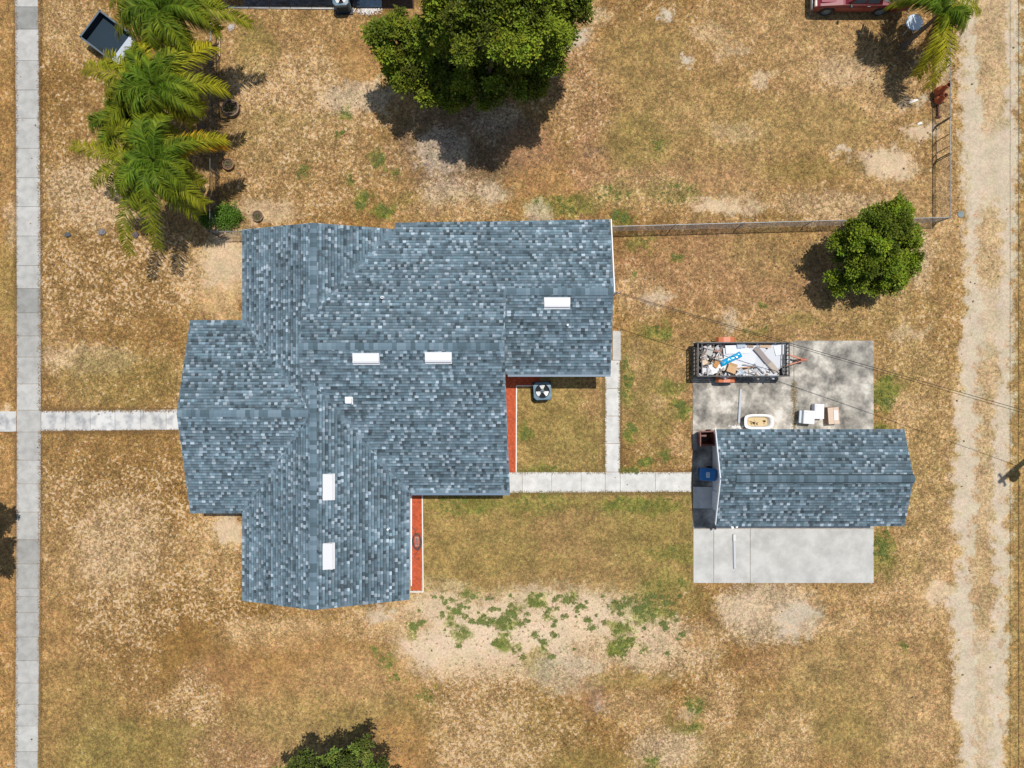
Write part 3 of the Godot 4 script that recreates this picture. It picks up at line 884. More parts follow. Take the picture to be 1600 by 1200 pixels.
func house() -> void:
	var h := thing("house", "single storey house with blue grey shingle roof of several gables", "house")
	var xr := -9.26
	var S := []
	S.append([3.95, xr, 0.0, 0.377, 0.0, rect(-13.10, -7.5, xr, 10.52)])                       # wing along z, west side
	S.append([3.95, xr, 0.0, -0.377, 0.0, rect(xr, -7.5, -5.01, 10.52)])                       # east side
	S.append([4.45, 0.0, -1.73, 0.0, 0.32, PackedVector2Array([Vector2(-5.68, -7.83), Vector2(4.77, -8.0), Vector2(4.77, -4.35), Vector2(-0.28, -4.35), Vector2(-0.36, -1.73), Vector2(-9.8, -1.73), Vector2(-9.8, -4.2), Vector2(-5.68, -7.52)])])
	S.append([4.45, 0.0, -1.73, 0.0, -0.298, PackedVector2Array([Vector2(-9.8, -1.73), Vector2(-0.36, -1.73), Vector2(-0.1, 5.31), Vector2(-5.01, 5.31), Vector2(-9.8, 0.8)])])
	S.append([3.61, 0.0, -4.35, 0.0, -0.286, PackedVector2Array([Vector2(-1.5, -4.35), Vector2(4.77, -4.35), Vector2(4.79, -0.47), Vector2(-1.5, -0.47)])])
	S.append([3.92, 0.0, 1.37, 0.0, 0.312, rect(-15.62, -3.1, -9.5, 1.37)])
	S.append([3.92, 0.0, 1.37, 0.0, -0.290, rect(-15.62, 1.37, -9.5, 6.28)])
	house_slopes = S
	build_roof(h, S)
	ridge(h, Vector3(xr, 3.95, -7.48), Vector3(xr, 3.95, -3.35), 0.377, 0.377)
	ridge(h, Vector3(xr, 3.95, 10.5), Vector3(xr, 3.95, 0.1), 0.377, 0.377)
	ridge(h, Vector3(-9.78, 4.45, -1.73), Vector3(-0.4, 4.45, -1.73), 0.32, 0.298)
	ridge(h, Vector3(4.75, 3.61, -4.35), Vector3(-0.2, 3.61, -4.35), 0.32, 0.286)
	ridge(h, Vector3(-15.6, 3.92, 1.37), Vector3(-9.5, 3.92, 1.37), 0.312, 0.29)
	var wc := Color(0.72, 0.74, 0.76)
	gable_walls(h, -12.62, -7.05, -5.24, 10.1, false, xr, 2.45, 2.25, 3.70, wc)
	gable_walls(h, -9.4, -7.38, -0.62, 4.85, true, -1.73, 2.4, 2.25, 4.2, wc)
	gable_walls(h, -0.62, -7.5, 4.35, -0.92, true, -4.35, 2.35, 2.35, 3.36, wc)
	gable_walls(h, -15.15, -2.68, -9.5, 5.85, true, 1.37, 2.4, 2.4, 3.7, wc)
	for z in [-0.8, 4.2]: window(h, Vector3(-15.15, 1.5, z), Vector3.LEFT, 1.2, 1.2)
	door(h, Vector3(-15.15, 0.1, 1.9), Vector3.LEFT, 0.92, 2.05, Color(0.25, 0.06, 0.05))
	for z in [-5.0, 8.2]: window(h, Vector3(-12.62, 1.5, z), Vector3.LEFT, 1.4, 1.2)
	for x in [-11, -7.2]: window(h, Vector3(x, 1.5, 10.1), Vector3(0, 0, 1), 1.2, 1.2)
	for x in [-10.5, -3.5, 2.0]: window(h, Vector3(x, 1.5, -7.05 if x < -6 else (-7.38 if x < -1 else -7.5)), Vector3(0, 0, -1), 1.2, 1.1)
	window(h, Vector3(-5.24, 1.5, 7.6), Vector3.RIGHT, 1.3, 1.1)
	window(h, Vector3(-3.6, 1.5, 4.85), Vector3(0, 0, 1), 1.3, 1.1)
	door(h, Vector3(-1.6, 0.1, 4.85), Vector3(0, 0, 1), 0.92, 2.05, Color(0.7, 0.7, 0.7))
	window(h, Vector3(-0.62, 1.5, 2.2), Vector3.RIGHT, 1.1, 1.1)
	door(h, Vector3(4.35, 0.1, -2.2), Vector3.RIGHT, 0.92, 2.05, Color(0.7, 0.7, 0.7))
	window(h, Vector3(4.35, 1.5, -5.6), Vector3.RIGHT, 1.0, 1.1)
	# white trim that stands out beyond the east gable and along the porch
	var tm := MB.new()
	tm.col = Color(0.8, 0.79, 0.77)
	tm.box(Transform3D(Basis.from_euler(Vector3(-0.31, 0, 0)), Vector3(4.83, 2.93, -6.15)), Vector3(0.05, 0.17, 3.9))
	part("rake_board", tm, M.paint, h)
	var gt := MB.new()
	gt.col = Color(0.10, 0.16, 0.22)
	for q in [[-4.9, -0.1, 5.37, 2.29], [-0.2, 4.79, -0.41, 2.44]]:
		gt.bx(Vector3((q[0] + q[1]) / 2, q[3], q[2]), Vector3(q[1] - q[0], 0.1, 0.11))
	part("gutter", gt, M.paint, h)
	for v in [[572, 560], [685, 558.5], [870.5, 473]]: roof_vent(h, v[0], v[1], S, true, 1)
	for v in [[513, 761], [513, 869]]: roof_vent(h, v[0], v[1], S, false, 1)
	# square bathroom vent, ring pipe and two small caps
	var p := roof_at(545.5, 626, S)
	var b := MB.new()
	b.col = Color(0.82, 0.82, 0.84)
	b.cbox(Transform3D(Basis.from_euler(Vector3(0.1, 0, 0)), p + Vector3(0, 0.13, 0)), Vector3(0.31, 0.2, 0.27), 0.04)
	b.box(Transform3D(Basis.from_euler(Vector3(0.29, 0, 0)), p + Vector3(0, 0.02, 0)), Vector3(0.36, 0.012, 0.36))
	part("bathroom_vent", b, M.paint, h)
	for q in [[598, 465.5, 0.065, 0.035], [607, 826, 0.05, 0.0], [886.5, 508, 0.045, 0.0]]:
		var pp := roof_at(q[0], q[1], S)
		var m := MB.new()
		m.col = Color(0.8, 0.8, 0.82)
		m.lathe([Vector2(q[2] * 1.5, -0.03), Vector2(q[2], 0.02), Vector2(q[2], 0.22), Vector2(q[3] + 0.005, 0.22), Vector2(q[3], 0.02 if q[3] > 0 else 0.225)], 14, Transform3D(Basis.IDENTITY, pp))
		part("vent_pipe", m, M.paint, h)
	# mast where the service wire lands
	var ms := MB.new()
	ms.col = Color(0.4, 0.4, 0.42)
	ms.tube([Vector3(4.5, 2.2, -4.25), Vector3(4.86, 2.4, -4.25), Vector3(4.88, 4.0, -4.25), Vector3(4.95, 4.08, -4.25), Vector3(5.02, 4.0, -4.25)], [0.03], 8)
	part("service_mast", ms, M.metal, h)
	# floor edge strip on the east wall of the long wing
	var fs := MB.new()
	fs.col = Color(0.82, 0.81, 0.8)
	fs.bx(Vector3(-5.215, 0.12, 8.0), Vector3(0.05, 0.24, 4.9))
	part("base_board", fs, M.paint, h)

func garage() -> void:
	var g := thing("garage", "detached garage with dark blue grey gable roof beside the sandy alley", "garage")
	var S := []
	S.append([3.33, 0.0, 4.49, 0.0, 0.360, rect(9.91, 2.2, 19.05, 4.49)])
	S.append([3.33, 0.0, 4.49, 0.0, -0.345, rect(9.91, 4.49, 19.05, 6.9)])
	build_roof(g, S, 0.86)
	ridge(g, Vector3(10.62, 3.33, 4.49), Vector3(19.05, 3.33, 4.49), 0.36, 0.345, 0.06, 0.85)
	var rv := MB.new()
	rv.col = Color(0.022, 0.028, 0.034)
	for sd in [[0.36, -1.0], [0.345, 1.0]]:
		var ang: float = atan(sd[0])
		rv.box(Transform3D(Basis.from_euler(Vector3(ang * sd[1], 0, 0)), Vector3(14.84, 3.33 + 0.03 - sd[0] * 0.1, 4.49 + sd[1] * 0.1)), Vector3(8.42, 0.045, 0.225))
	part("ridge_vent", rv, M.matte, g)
	gable_walls(g, 10.43, 2.55, 18.6, 6.5, true, 4.49, 2.4, 2.4, 3.12, Color(0.74, 0.78, 0.82))
	door(g, Vector3(10.43, 0.12, 5.95), Vector3.LEFT, 0.9, 2.03, Color(0.72, 0.75, 0.78))
	window(g, Vector3(10.43, 1.5, 3.9), Vector3.LEFT, 0.8, 0.9)
	# roll-up door to the alley
	var mb := MB.new()
	mb.col = Color(0.74, 0.74, 0.72)
	for k in 4: mb.cbox(Transform3D(Basis.IDENTITY, Vector3(18.64, 0.29 + k * 0.53, 4.5)), Vector3(0.06, 0.52, 2.7), 0.02)
	part("garage_door", mb, M.paint, g)
	var rb := MB.new()
	rb.col = Color(0.66, 0.72, 0.78)
	for s in [-1.0, 1.0]:
		rb.box(Transform3D(Basis.from_euler(Vector3(-0.345 * s * -1.0, 0, 0)), Vector3(9.885, 2.85, 4.5 + s * 1.16)), Vector3(0.04, 0.16, 2.42))
	part("rake_board", rb, M.paint, g)
	# two floodlight heads under the eave
	var fl := MB.new()
	fl.col = Color(0.85, 0.85, 0.83)
	fl.lathe([Vector2(0.02, -0.02), Vector2(0.05, 0.0), Vector2(0.075, 0.12), Vector2(0.0, 0.125)], 12, Transform3D(Basis.from_euler(Vector3(1.9, 0.4, 0)), Vector3(10.72, 2.35, 6.93)))
	fl.lathe([Vector2(0.02, -0.02), Vector2(0.04, 0.0), Vector2(0.055, 0.1), Vector2(0.0, 0.105)], 12, Transform3D(Basis.from_euler(Vector3(1.9, -0.4, 0)), Vector3(11.0, 2.35, 6.92)))
	fl.bx(Vector3(10.86, 2.36, 6.88), Vector3(0.36, 0.05, 0.06))
	part("floodlight", fl, M.paint, g)

func neighbour() -> void:
	var h := thing("neighbour_house", "next house whose roof shades the paver patio beyond the palms", "house")
	var S := []
	S.append([4.4, 0.0, -25.3, 0.0, 0.36, rect(-15.65, -30.4, -4.75, -25.3)])
	S.append([4.4, 0.0, -25.3, 0.0, -0.36, rect(-15.65, -25.3, -4.75, -20.17)])
	build_roof(h, S)
	gable_walls(h, -15.2, -29.9, -5.2, -20.9, true, -25.3, 2.4, 2.4, 4.1, Color(0.6, 0.6, 0.55))
	for x in [-14.0, -11.0, -8.0]: window(h, Vector3(x, 1.5, -20.9), Vector3(0, 0, 1), 1.2, 1.1)
	# patio pavers and the white kerb at their edge
	var p := struct_root("patio", "grey paver patio with white edging beside the neighbouring house")
	var mb := MB.new()
	var a := P(382, -30)
	var b := P(556, 10.2)
	var z := a.z
	var r := 0
	while z < b.z - 0.05:
		var x := a.x - (0.1 if r % 2 else 0.0)
		while x < b.x:
			mb.col = jit(Color(0.16, 0.155, 0.165), 0.4)
			mb.cbox(Transform3D(Basis.IDENTITY, Vector3(x + 0.1, 0.005 + rng.randf() * 0.004, z + 0.05)), Vector3(0.194, 0.05, 0.094), 0.008)
			x += 0.2
		z += 0.1
		r += 1
	var pv := part("pavers", mb, M.concrete, p)
	pv.set_meta("kind", "stuff")
	var k := MB.new()
	k.col = tone(214)
	for i in 6:
		var x0 := lerpf(357, 553, i / 6.0)
		var x1 := lerpf(357, 553, (i + 1) / 6.0) - 0.5
		var q := MB.new()
		q.col = tone(215 + rng.randf_range(-8, 8))
		var c0 := P((x0 + x1) / 2, 12.0 + i * 0.35)
		q.cbox(Transform3D(Basis(Vector3.UP, -0.012), c0 + Vector3(0, 0.02, 0)), Vector3((x1 - x0) / SC, 0.1, 0.11), 0.01)
		part("edging", q, M.concrete, p)
	var s := MB.new()
	s.col = Color(0.12, 0.075, 0.05)
	s.box(Transform3D(Basis.IDENTITY, P(622, -10) + Vector3(0, 0.0, 0)), Vector3(1.7, 0.03, 1.6))
	part("mulch", s, M.mulch, p)  # no real mulch: dark sheet, the next roof's shadow put into its colour
	var bl := MB.new()
	bl.col = Color(0.34, 0.48, 0.58)
	bl.box(Transform3D(Basis.IDENTITY, P(577, -8) + Vector3(0, 0.01, 0)), Vector3(1.3, 0.035, 1.3))
	part("slab", bl, M.concrete, p, "blue painted slab")
	# white gravel spilled at its edge
	var gm := MB.new()
	for i in 420:
		var q := P(575 + rng.randfn(0, 9), 14 + absf(rng.randfn(0, 3.6)))
		gm.col = jit(Color(0.66, 0.63, 0.6), 0.25)
		gm.box(Transform3D(Basis.from_euler(Vector3(rng.randf() * 3, rng.randf() * 3, rng.randf() * 3)), q + Vector3(0, 0.01, 0)), Vector3.ONE * rng.randf_range(0.02, 0.05))
	var gv := part("gravel", gm, M.matte, self)
	tag(gv, "white gravel spilled at the corner of the paver patio", "gravel", "", "stuff")
	condenser(P(533, -1, 0.7), 0.8, "pale topped air conditioning unit on the paver patio of the next house", 0.9)

# ------------------------------------------------------------------ air conditioning units
func condenser(at: Vector3, w: float, label: String, h: float) -> void:
	var a := thing("air_conditioner", label, "air conditioner", Vector3(at.x, 0, at.z), 0.05, "outdoor air conditioning units")
	var mb := MB.new()
	mb.col = Color(0.05, 0.085, 0.11)
	mb.cbox(Transform3D(Basis.IDENTITY, Vector3(0, (h - 0.2) * 0.5 + 0.03, 0)), Vector3(w - 0.05, h - 0.2, w - 0.05), 0.07)
	part("body", mb, M.paint, a)
	var fins := MB.new()
	fins.col = Color(0.05, 0.07, 0.08)
	for s in [-1, 1]:
		for i in 9:
			var y := 0.1 + i * (h - 0.22) / 8.0
			fins.bx(Vector3(s * (w / 2 - 0.02), y, 0), Vector3(0.02, 0.03, w - 0.22))
			fins.bx(Vector3(0, y, s * (w / 2 - 0.02)), Vector3(w - 0.22, 0.03, 0.02))
	part("louvre", fins, M.metal, a)
	var top := MB.new()
	top.col = Color(0.115, 0.19, 0.245)
	# lid with a round opening
	var r := w * 0.41
	var y := h
	for k in 32:
		var a0 := TAU * k / 32
		var a1 := TAU * (k + 1) / 32
		var f := func(an: float) -> Vector3:
			var d := Vector2(cos(an), sin(an))
			var m := maxf(absf(d.x), absf(d.y))
			var e := minf(w * 0.5 / m, w * 0.6)
			return Vector3(d.x * e, y - 0.015, d.y * e)
		var i0 := Vector3(cos(a0) * r, y + 0.01, sin(a0) * r)
		var i1 := Vector3(cos(a1) * r, y + 0.01, sin(a1) * r)
		top.out_quad(f.call(a0), f.call(a1), i1, i0, Vector3.UP)
		top.out_quad(f.call(a0), f.call(a1), f.call(a1) - Vector3(0, 0.2, 0), f.call(a0) - Vector3(0, 0.2, 0), Vector3(cos(a0), 0, sin(a0)))
		top.out_quad(i0, i1, i1 - Vector3(0, 0.12, 0), i0 - Vector3(0, 0.12, 0), -Vector3(cos(a0), 0, sin(a0)))
	part("lid", top, M.paint, a)
	var well := MB.new()
	well.col = Color(0.012, 0.018, 0.022)
	well.lathe([Vector2(0, h - 0.13), Vector2(r, h - 0.13)], 24)
	part("fan_well", well, M.matte, a)
	for k in 3:
		var bl := MB.new()
		bl.col = Color(0.74, 0.74, 0.72)
		var an := TAU * k / 3 - PI / 2
		var n := 4
		for i in n:
			var f0 := i / float(n)
			var f1 := (i + 1) / float(n)
			var g := func(t: float, rr: float) -> Vector3:
				var q := an + (t - 0.5) * 0.95
				return Vector3(cos(q) * rr, h - 0.10 + (t - 0.5) * 0.07, sin(q) * rr)
			bl.out_quad(g.call(f0, 0.09), g.call(f1, 0.09), g.call(f1, r * 0.9), g.call(f0, r * 0.9), Vector3.UP)
		part("fan_blade", bl, M.paint, a)
	var hub := MB.new()
	hub.col = Color(0.05, 0.07, 0.08)
	hub.lathe([Vector2(0.1, h - 0.12), Vector2(0.1, h - 0.05), Vector2(0, h - 0.04)], 16)
	part("hub", hub, M.metal, a)
	var gr := MB.new()
	gr.col = Color(0.03, 0.04, 0.05)
	for i in 3:
		var rr := r * (0.36 + 0.28 * i)
		var pts := []
		for k in 25: pts.append(Vector3(cos(TAU * k / 24) * rr, h + 0.012, sin(TAU * k / 24) * rr))
		gr.tube(pts, [0.003], 4, false)
	for k in 6:
		var d := Vector3(cos(TAU * k / 6), 0, sin(TAU * k / 6))
		gr.tube([d * r + Vector3(0, h + 0.006, 0), d * 0.08 + Vector3(0, h + 0.02, 0)], [0.003], 4, false)
	part("fan_guard", gr, M.metal, a)
	var base := MB.new()
	base.col = Color(0.03, 0.035, 0.04)
	base.bx(Vector3(0, 0.03, 0), Vector3(w + 0.08, 0.08, w + 0.08))
	part("base", base, M.plastic, a)

# ------------------------------------------------------------------ fences
func chain_link(o: Node3D, a: Vector3, b: Vector3, h: float, posts: Array, tint: Color, pitch := 0.09, w := 0.0024) -> void:
	# rail, posts and woven wire between a and b, in the thing's own axes
	var d := b - a
	var len := d.length()
	var dir := d / len
	var mb := MB.new()
	mb.col = tint
	mb.tube([a + Vector3(0, h, 0), b + Vector3(0, h, 0)], [0.021], 6)
	part("top_rail", mb, M.metal, o)
	for t in posts:
		var pb := MB.new()
		pb.col = tint
		var q := a.lerp(b, t)
		pb.tube([q - Vector3(0, 0.1, 0), q + Vector3(0, h + 0.02, 0)], [0.028], 8)
		pb.lathe([Vector2(0.034, h), Vector2(0.034, h + 0.03), Vector2(0.0, h + 0.06)], 8, Transform3D(Basis.IDENTITY, q))
		part("post", pb, M.metal, o)
	var wm := MB.new()
	wm.col = tint * 0.75
	var nrm := dir.cross(Vector3.UP)
	var n := int((len + h) / pitch)
	for s in [-1.0, 1.0]:
		for i in n:
			var x0 := i * pitch - (h if s > 0 else 0.0)
			var p0 := Vector2(x0, 0.03)
			var p1 := Vector2(x0 + s * h, h - 0.01)
			# clip to the length of the fence
			var t0 := 0.0
			var t1 := 1.0
			var dx := p1.x - p0.x
			var ta := (0.0 - p0.x) / dx
			var tb := (len - p0.x) / dx
			t0 = maxf(t0, minf(ta, tb)); t1 = minf(t1, maxf(ta, tb))
			if t1 - t0 < 0.02: continue
			var u := p0.lerp(p1, t0)
			var v := p0.lerp(p1, t1)
			var A = a + dir * u.x + Vector3(0, u.y, 0) + nrm * s * 0.003
			var B = a + dir * v.x + Vector3(0, v.y, 0) + nrm * s * 0.003
			var sd = (B - A).normalized().cross(nrm) * w
			wm.quad(A - sd, A + sd, B + sd, B - sd)
			wm.quad(A - nrm * w, A + nrm * w, B + nrm * w, B - nrm * w)
	var m := part("wire_mesh", wm, M.metal, o)
	m.set_meta("kind", "stuff")

func spaced(len: float, gap: float) -> Array:
	var n := maxi(1, int(round(len / gap)))
	var out := []
	for i in n + 1: out.append(i / float(n))
	return out

func fences() -> void:
	var galv := Color(0.27, 0.28, 0.285)
	var a := P(943, 362)
	var b := P(1463, 348)
	var o := thing("chain_link_fence", "long chain link fence from the house corner to the alley corner", "fence", a)
	chain_link(o, Vector3.ZERO, b - a, 1.2, spaced((b - a).length(), 3.2), galv * 1.3, 0.085, 0.0032)
	# along the alley, in two runs with a gate between
	var c := P(1463, 252)
	o = thing("chain_link_fence", "short chain link fence beside the alley between gate and corner", "fence", b)
	chain_link(o, Vector3.ZERO, c - b, 1.2, [0.99], galv * 0.8)
	var d := P(1463, 196)
	var e := P(1464, -120)
	o = thing("chain_link_fence", "chain link fence beside the alley passing under the lone palm", "fence", d)
	chain_link(o, Vector3.ZERO, e - d, 1.2, spaced((e - d).length(), 3.0), galv * 0.8)
	# gate of tube frames
	var g := thing("fence_gate", "tubular metal gate in the fence beside the alley", "gate", c)
	var fm := MB.new()
	fm.col = Color(0.24, 0.25, 0.26)
	var L := d - c
	for y in [0.1, 1.17]: fm.tube([L * 0.03 + Vector3(0, y, 0), L * 0.97 + Vector3(0, y, 0)], [0.024], 6)
	part("frame", fm, M.metal, g)
	for t in [0.03, 0.22, 0.55, 0.97]:
		var bm := MB.new()
		bm.col = Color(0.10, 0.10, 0.10)
		bm.tube([L * t + Vector3(0, 0.05, 0), L * t + Vector3(0, 1.19, 0)], [0.034 if t < 0.1 or t > 0.9 else 0.024], 6)
		part("bar", bm, M.metal, g)
	# fence on the palm side
	a = P(343, 370)
	b = P(392, 369)
	o = thing("chain_link_fence", "short chain link fence joining the palm corner to the house wall", "fence", a)
	chain_link(o, Vector3.ZERO, b - a, 1.2, [0.0, 0.95], galv)
	c = P(344, 90)
	o = thing("chain_link_fence", "chain link fence running under the cluster of palms", "fence", a)
	chain_link(o, Vector3.ZERO, c - a, 1.2, spaced((c - a).length(), 3.1), galv * 0.4)
	d = P(344, 38)
	g = thing("fence_gate", "pale tube gate beside the palms in line with the patio", "gate", c)
	L = d - c
	fm = MB.new()
	fm.col = Color(0.34, 0.36, 0.36)
	for y in [0.08, 1.2]: fm.tube([Vector3(0, y, 0), L + Vector3(0, y, 0)], [0.028], 6)
	part("frame", fm, M.metal, g)
	for t in [0.0, 0.5, 1.0]:
		var bm := MB.new()
		bm.col = Color(0.16, 0.2, 0.19)
		bm.tube([L * t + Vector3(0, 0.02, 0), L * t + Vector3(0, 1.22, 0)], [0.028], 6)
		part("bar", bm, M.metal, g)

# ------------------------------------------------------------------ trees
func leaf_spray(n: int, size: float, spread: float, seed_: int) -> ArrayMesh:
	# a tuft of small folded leaves round a twig end
	var r := RandomNumberGenerator.new()
	r.seed = seed_
	var mb := MB.new()
	for i in n:
		var d := Vector3(r.randfn(0, 1), r.randfn(0.35, 0.8), r.randfn(0, 1)).normalized()
		var p := d * spread * r.randf_range(0.25, 1.0)
		var l := size * r.randf_range(0.7, 1.25)
		var fw := (d * Vector3(1, 0.45, 1) + Vector3(r.randfn(0, 0.5), r.randfn(0, 0.3), r.randfn(0, 0.5))).normalized()
		var sd := fw.cross(Vector3(r.randfn(0, 0.5), 1, r.randfn(0, 0.5))).normalized()
		var up := sd.cross(fw)
		var w := l * 0.34
		var f := r.randf_range(0.75, 1.15)
		mb.col = Color(f, f, f * r.randf_range(0.8, 1.1))
		var mid := p + fw * l * 0.5 + up * 0.012
		var tip := p + fw * l
		mb.tri(p, mid + sd * w + up * l * 0.12, tip)
		mb.tri(p, tip, mid - sd * w + up * l * 0.12)
	return mb.mesh()

func tree(called: String, label: String, base: Vector3, lobes: Array, col: Color, seed_: int, leaf := 0.12, density := 1.0, trunk_r := 0.16, group := "") -> void:
	# lobes: [centre in the world, radius]
	rng.seed = seed_
	var o := thing(called, label, "tree", base, 0.0, group)
	var top := Vector3.ZERO
	for l in lobes: top += l[0] - base
	top /= lobes.size()
	var fork := Vector3(top.x * 0.35, top.y * 0.38, top.z * 0.35)
	var tm := MB.new()
	tm.col = Color(0.13, 0.10, 0.075)
	tm.tube([Vector3(0, -0.15, 0), Vector3(0.03, 0.12, 0.02), fork * 0.5 + Vector3(0.06, 0, -0.04), fork], [trunk_r * 1.7, trunk_r * 1.2, trunk_r, trunk_r * 0.85], 10)
	var tr := part("trunk", tm, M.bark, o)
	var xf := []
	var cols := []
	for l in lobes:
		var c: Vector3 = l[0] - base
		var rad: float = l[1]
		var lm := MB.new()
		lm.col = Color(0.14, 0.11, 0.085)
		var mid := fork.lerp(c, 0.5) + Vector3(rng.randfn(0, 0.12), 0.1, rng.randfn(0, 0.12))
		lm.tube([fork, mid, c], [trunk_r * 0.5, trunk_r * 0.32, trunk_r * 0.14], 7)
		# twigs into the lobe
		for k in 6:
			var d := Vector3(rng.randfn(0, 1), rng.randfn(0.2, 0.7), rng.randfn(0, 1)).normalized()
			lm.tube([c, c + d * rad * 0.5 + Vector3(0, 0.05, 0), c + d * rad * 0.92], [trunk_r * 0.13, trunk_r * 0.08, trunk_r * 0.03], 5)
		part("limb", lm, M.bark, o)
		# sub-lobes make the outline uneven
		var subs := []
		var ns := int(7 + rad * 9)
		for k in ns:
			var d := Vector3(rng.randfn(0, 1), rng.randfn(0.25, 0.8), rng.randfn(0, 1)).normalized()
			subs.append([c + d * rad * rng.randf_range(0.45, 0.98), rad * rng.randf_range(0.22, 0.40), rng.randf_range(0.5, 1.6)])
		for s in subs:
			var cnt := int(s[1] * s[1] * 330 * density)
			for k in cnt:
				var d := Vector3(rng.randfn(0, 1), rng.randfn(0.3, 0.9), rng.randfn(0, 1)).normalized()
				var p: Vector3 = s[0] + d * s[1] * (0.35 + 0.75 * pow(rng.randf(), 0.6))
				if p.y < 0.25: continue
				var b := Basis(Vector3.UP, rng.randf() * TAU) * Basis(Vector3.RIGHT, rng.randfn(0, 0.5))
				b = b.scaled(Vector3.ONE * rng.randf_range(0.75, 1.3))
				xf.append(Transform3D(b, p))
				var f: float = s[2] * rng.randf_range(0.75, 1.25)
				var yel := rng.randf_range(0.85, 1.2) * (1.25 if rng.randf() < 0.06 else 1.0)
				cols.append(Color(col.r * f * yel, col.g * f, col.b * f))
	multi("crown", leaf_spray(13, leaf, leaf * 1.5, seed_), M.leaf, xf, cols, o)

func trees() -> void:
	var L := []
	for q in [[620, 62, 4.0, 1.2], [640, 108, 3.4, 1.05], [662, 148, 2.6, 0.7], [686, 45, 4.8, 1.2], [680, 92, 3.6, 0.9], [712, 42, 5.8, 1.3], [755, 12, 7.2, 1.7], [815, 25, 7.4, 1.7], [875, 15, 5.8, 1.25], [770, 62, 7.2, 1.45], [855, 62, 5.6, 1.2], [718, 98, 3.2, 1.2], [705, 140, 2.0, 0.95], [762, 140, 2.2, 1.05], [828, 122, 2.4, 1.1], [785, 105, 3.0, 1.2], [772, 128, 4.4, 0.42], [806, 140, 3.6, 0.36], [800, -40, 7.8, 1.9], [720, -30, 6.6, 1.6], [870, -35, 6.5, 1.4], [905, 5, 5.0, 0.7], [850, 95, 3.2, 0.9]]:
		L.append([P(q[0], q[1], q[2]), q[3]])
	tree("shade_tree", "big dark green shade tree with its trunk hidden under a wide crown", P(762, 150), L, Color(0.140, 0.180, 0.013), 101, 0.125, 1.0, 0.3)
	L = []
	for q in [[1398, 350, 2.6, 0.95], [1411, 398, 2.3, 0.8], [1345, 368, 2.8, 0.95], [1310, 388, 2.2, 0.8], [1372, 410, 2.9, 1.0], [1332, 422, 2.4, 0.85], [1310, 440, 1.7, 0.6], [1390, 434, 2.0, 0.75], [1410, 332, 2.1, 0.5], [1362, 372, 3.2, 0.95], [1420, 372, 2.0, 0.55], [1365, 446, 1.5, 0.48], [1417, 422, 1.6, 0.45], [1375, 337, 2.2, 0.55]]:
		L.append([P(q[0], q[1], q[2]), q[3]])
	tree("round_tree", "rounded bright green tree standing over the long chain link fence", P(1316, 404), L, Color(0.140, 0.195, 0.013), 102, 0.115, 1.15, 0.14)
	L = []
	for q in [[520, 1192, 3.6, 0.9], [565, 1186, 3.4, 0.8], [475, 1205, 3.4, 0.8], [592, 1205, 3.0, 0.6], [520, 1230, 4.6, 1.2], [570, 1250, 4.4, 1.2], [470, 1250, 4.0, 1.1], [520, 1290, 4.2, 1.2], [445, 1215, 2.8, 0.6], [610, 1240, 3.0, 0.6]]:
		L.append([P(q[0], q[1], q[2]), q[3]])
	tree("yard_tree", "fine leaved green tree on the open dry lawn south of the house", P(550, 1175), L, Color(0.120, 0.165, 0.026), 103, 0.10, 0.9, 0.16)
	L = []
	for q in [[-26.9, 4.0, 7.5, 1.3], [-27.6, 4.4, 8.4, 1.2], [-26.3, 3.4, 8.5, 1.0], [-26.3, 3.6, 6.5, 1.0], [-28.2, 3.8, 7.0, 1.2], [-26.2, 3.7, 7.5, 0.9]]:
		L.append([Vector3(q[0], q[1], q[2]), q[3]])
	tree("street_tree", "tree beyond the sidewalk whose shadow falls near the slabs", Vector3(-26.9, 0, 7.6), L, Color(0.07, 0.11, 0.02), 104, 0.11, 0.9, 0.14)

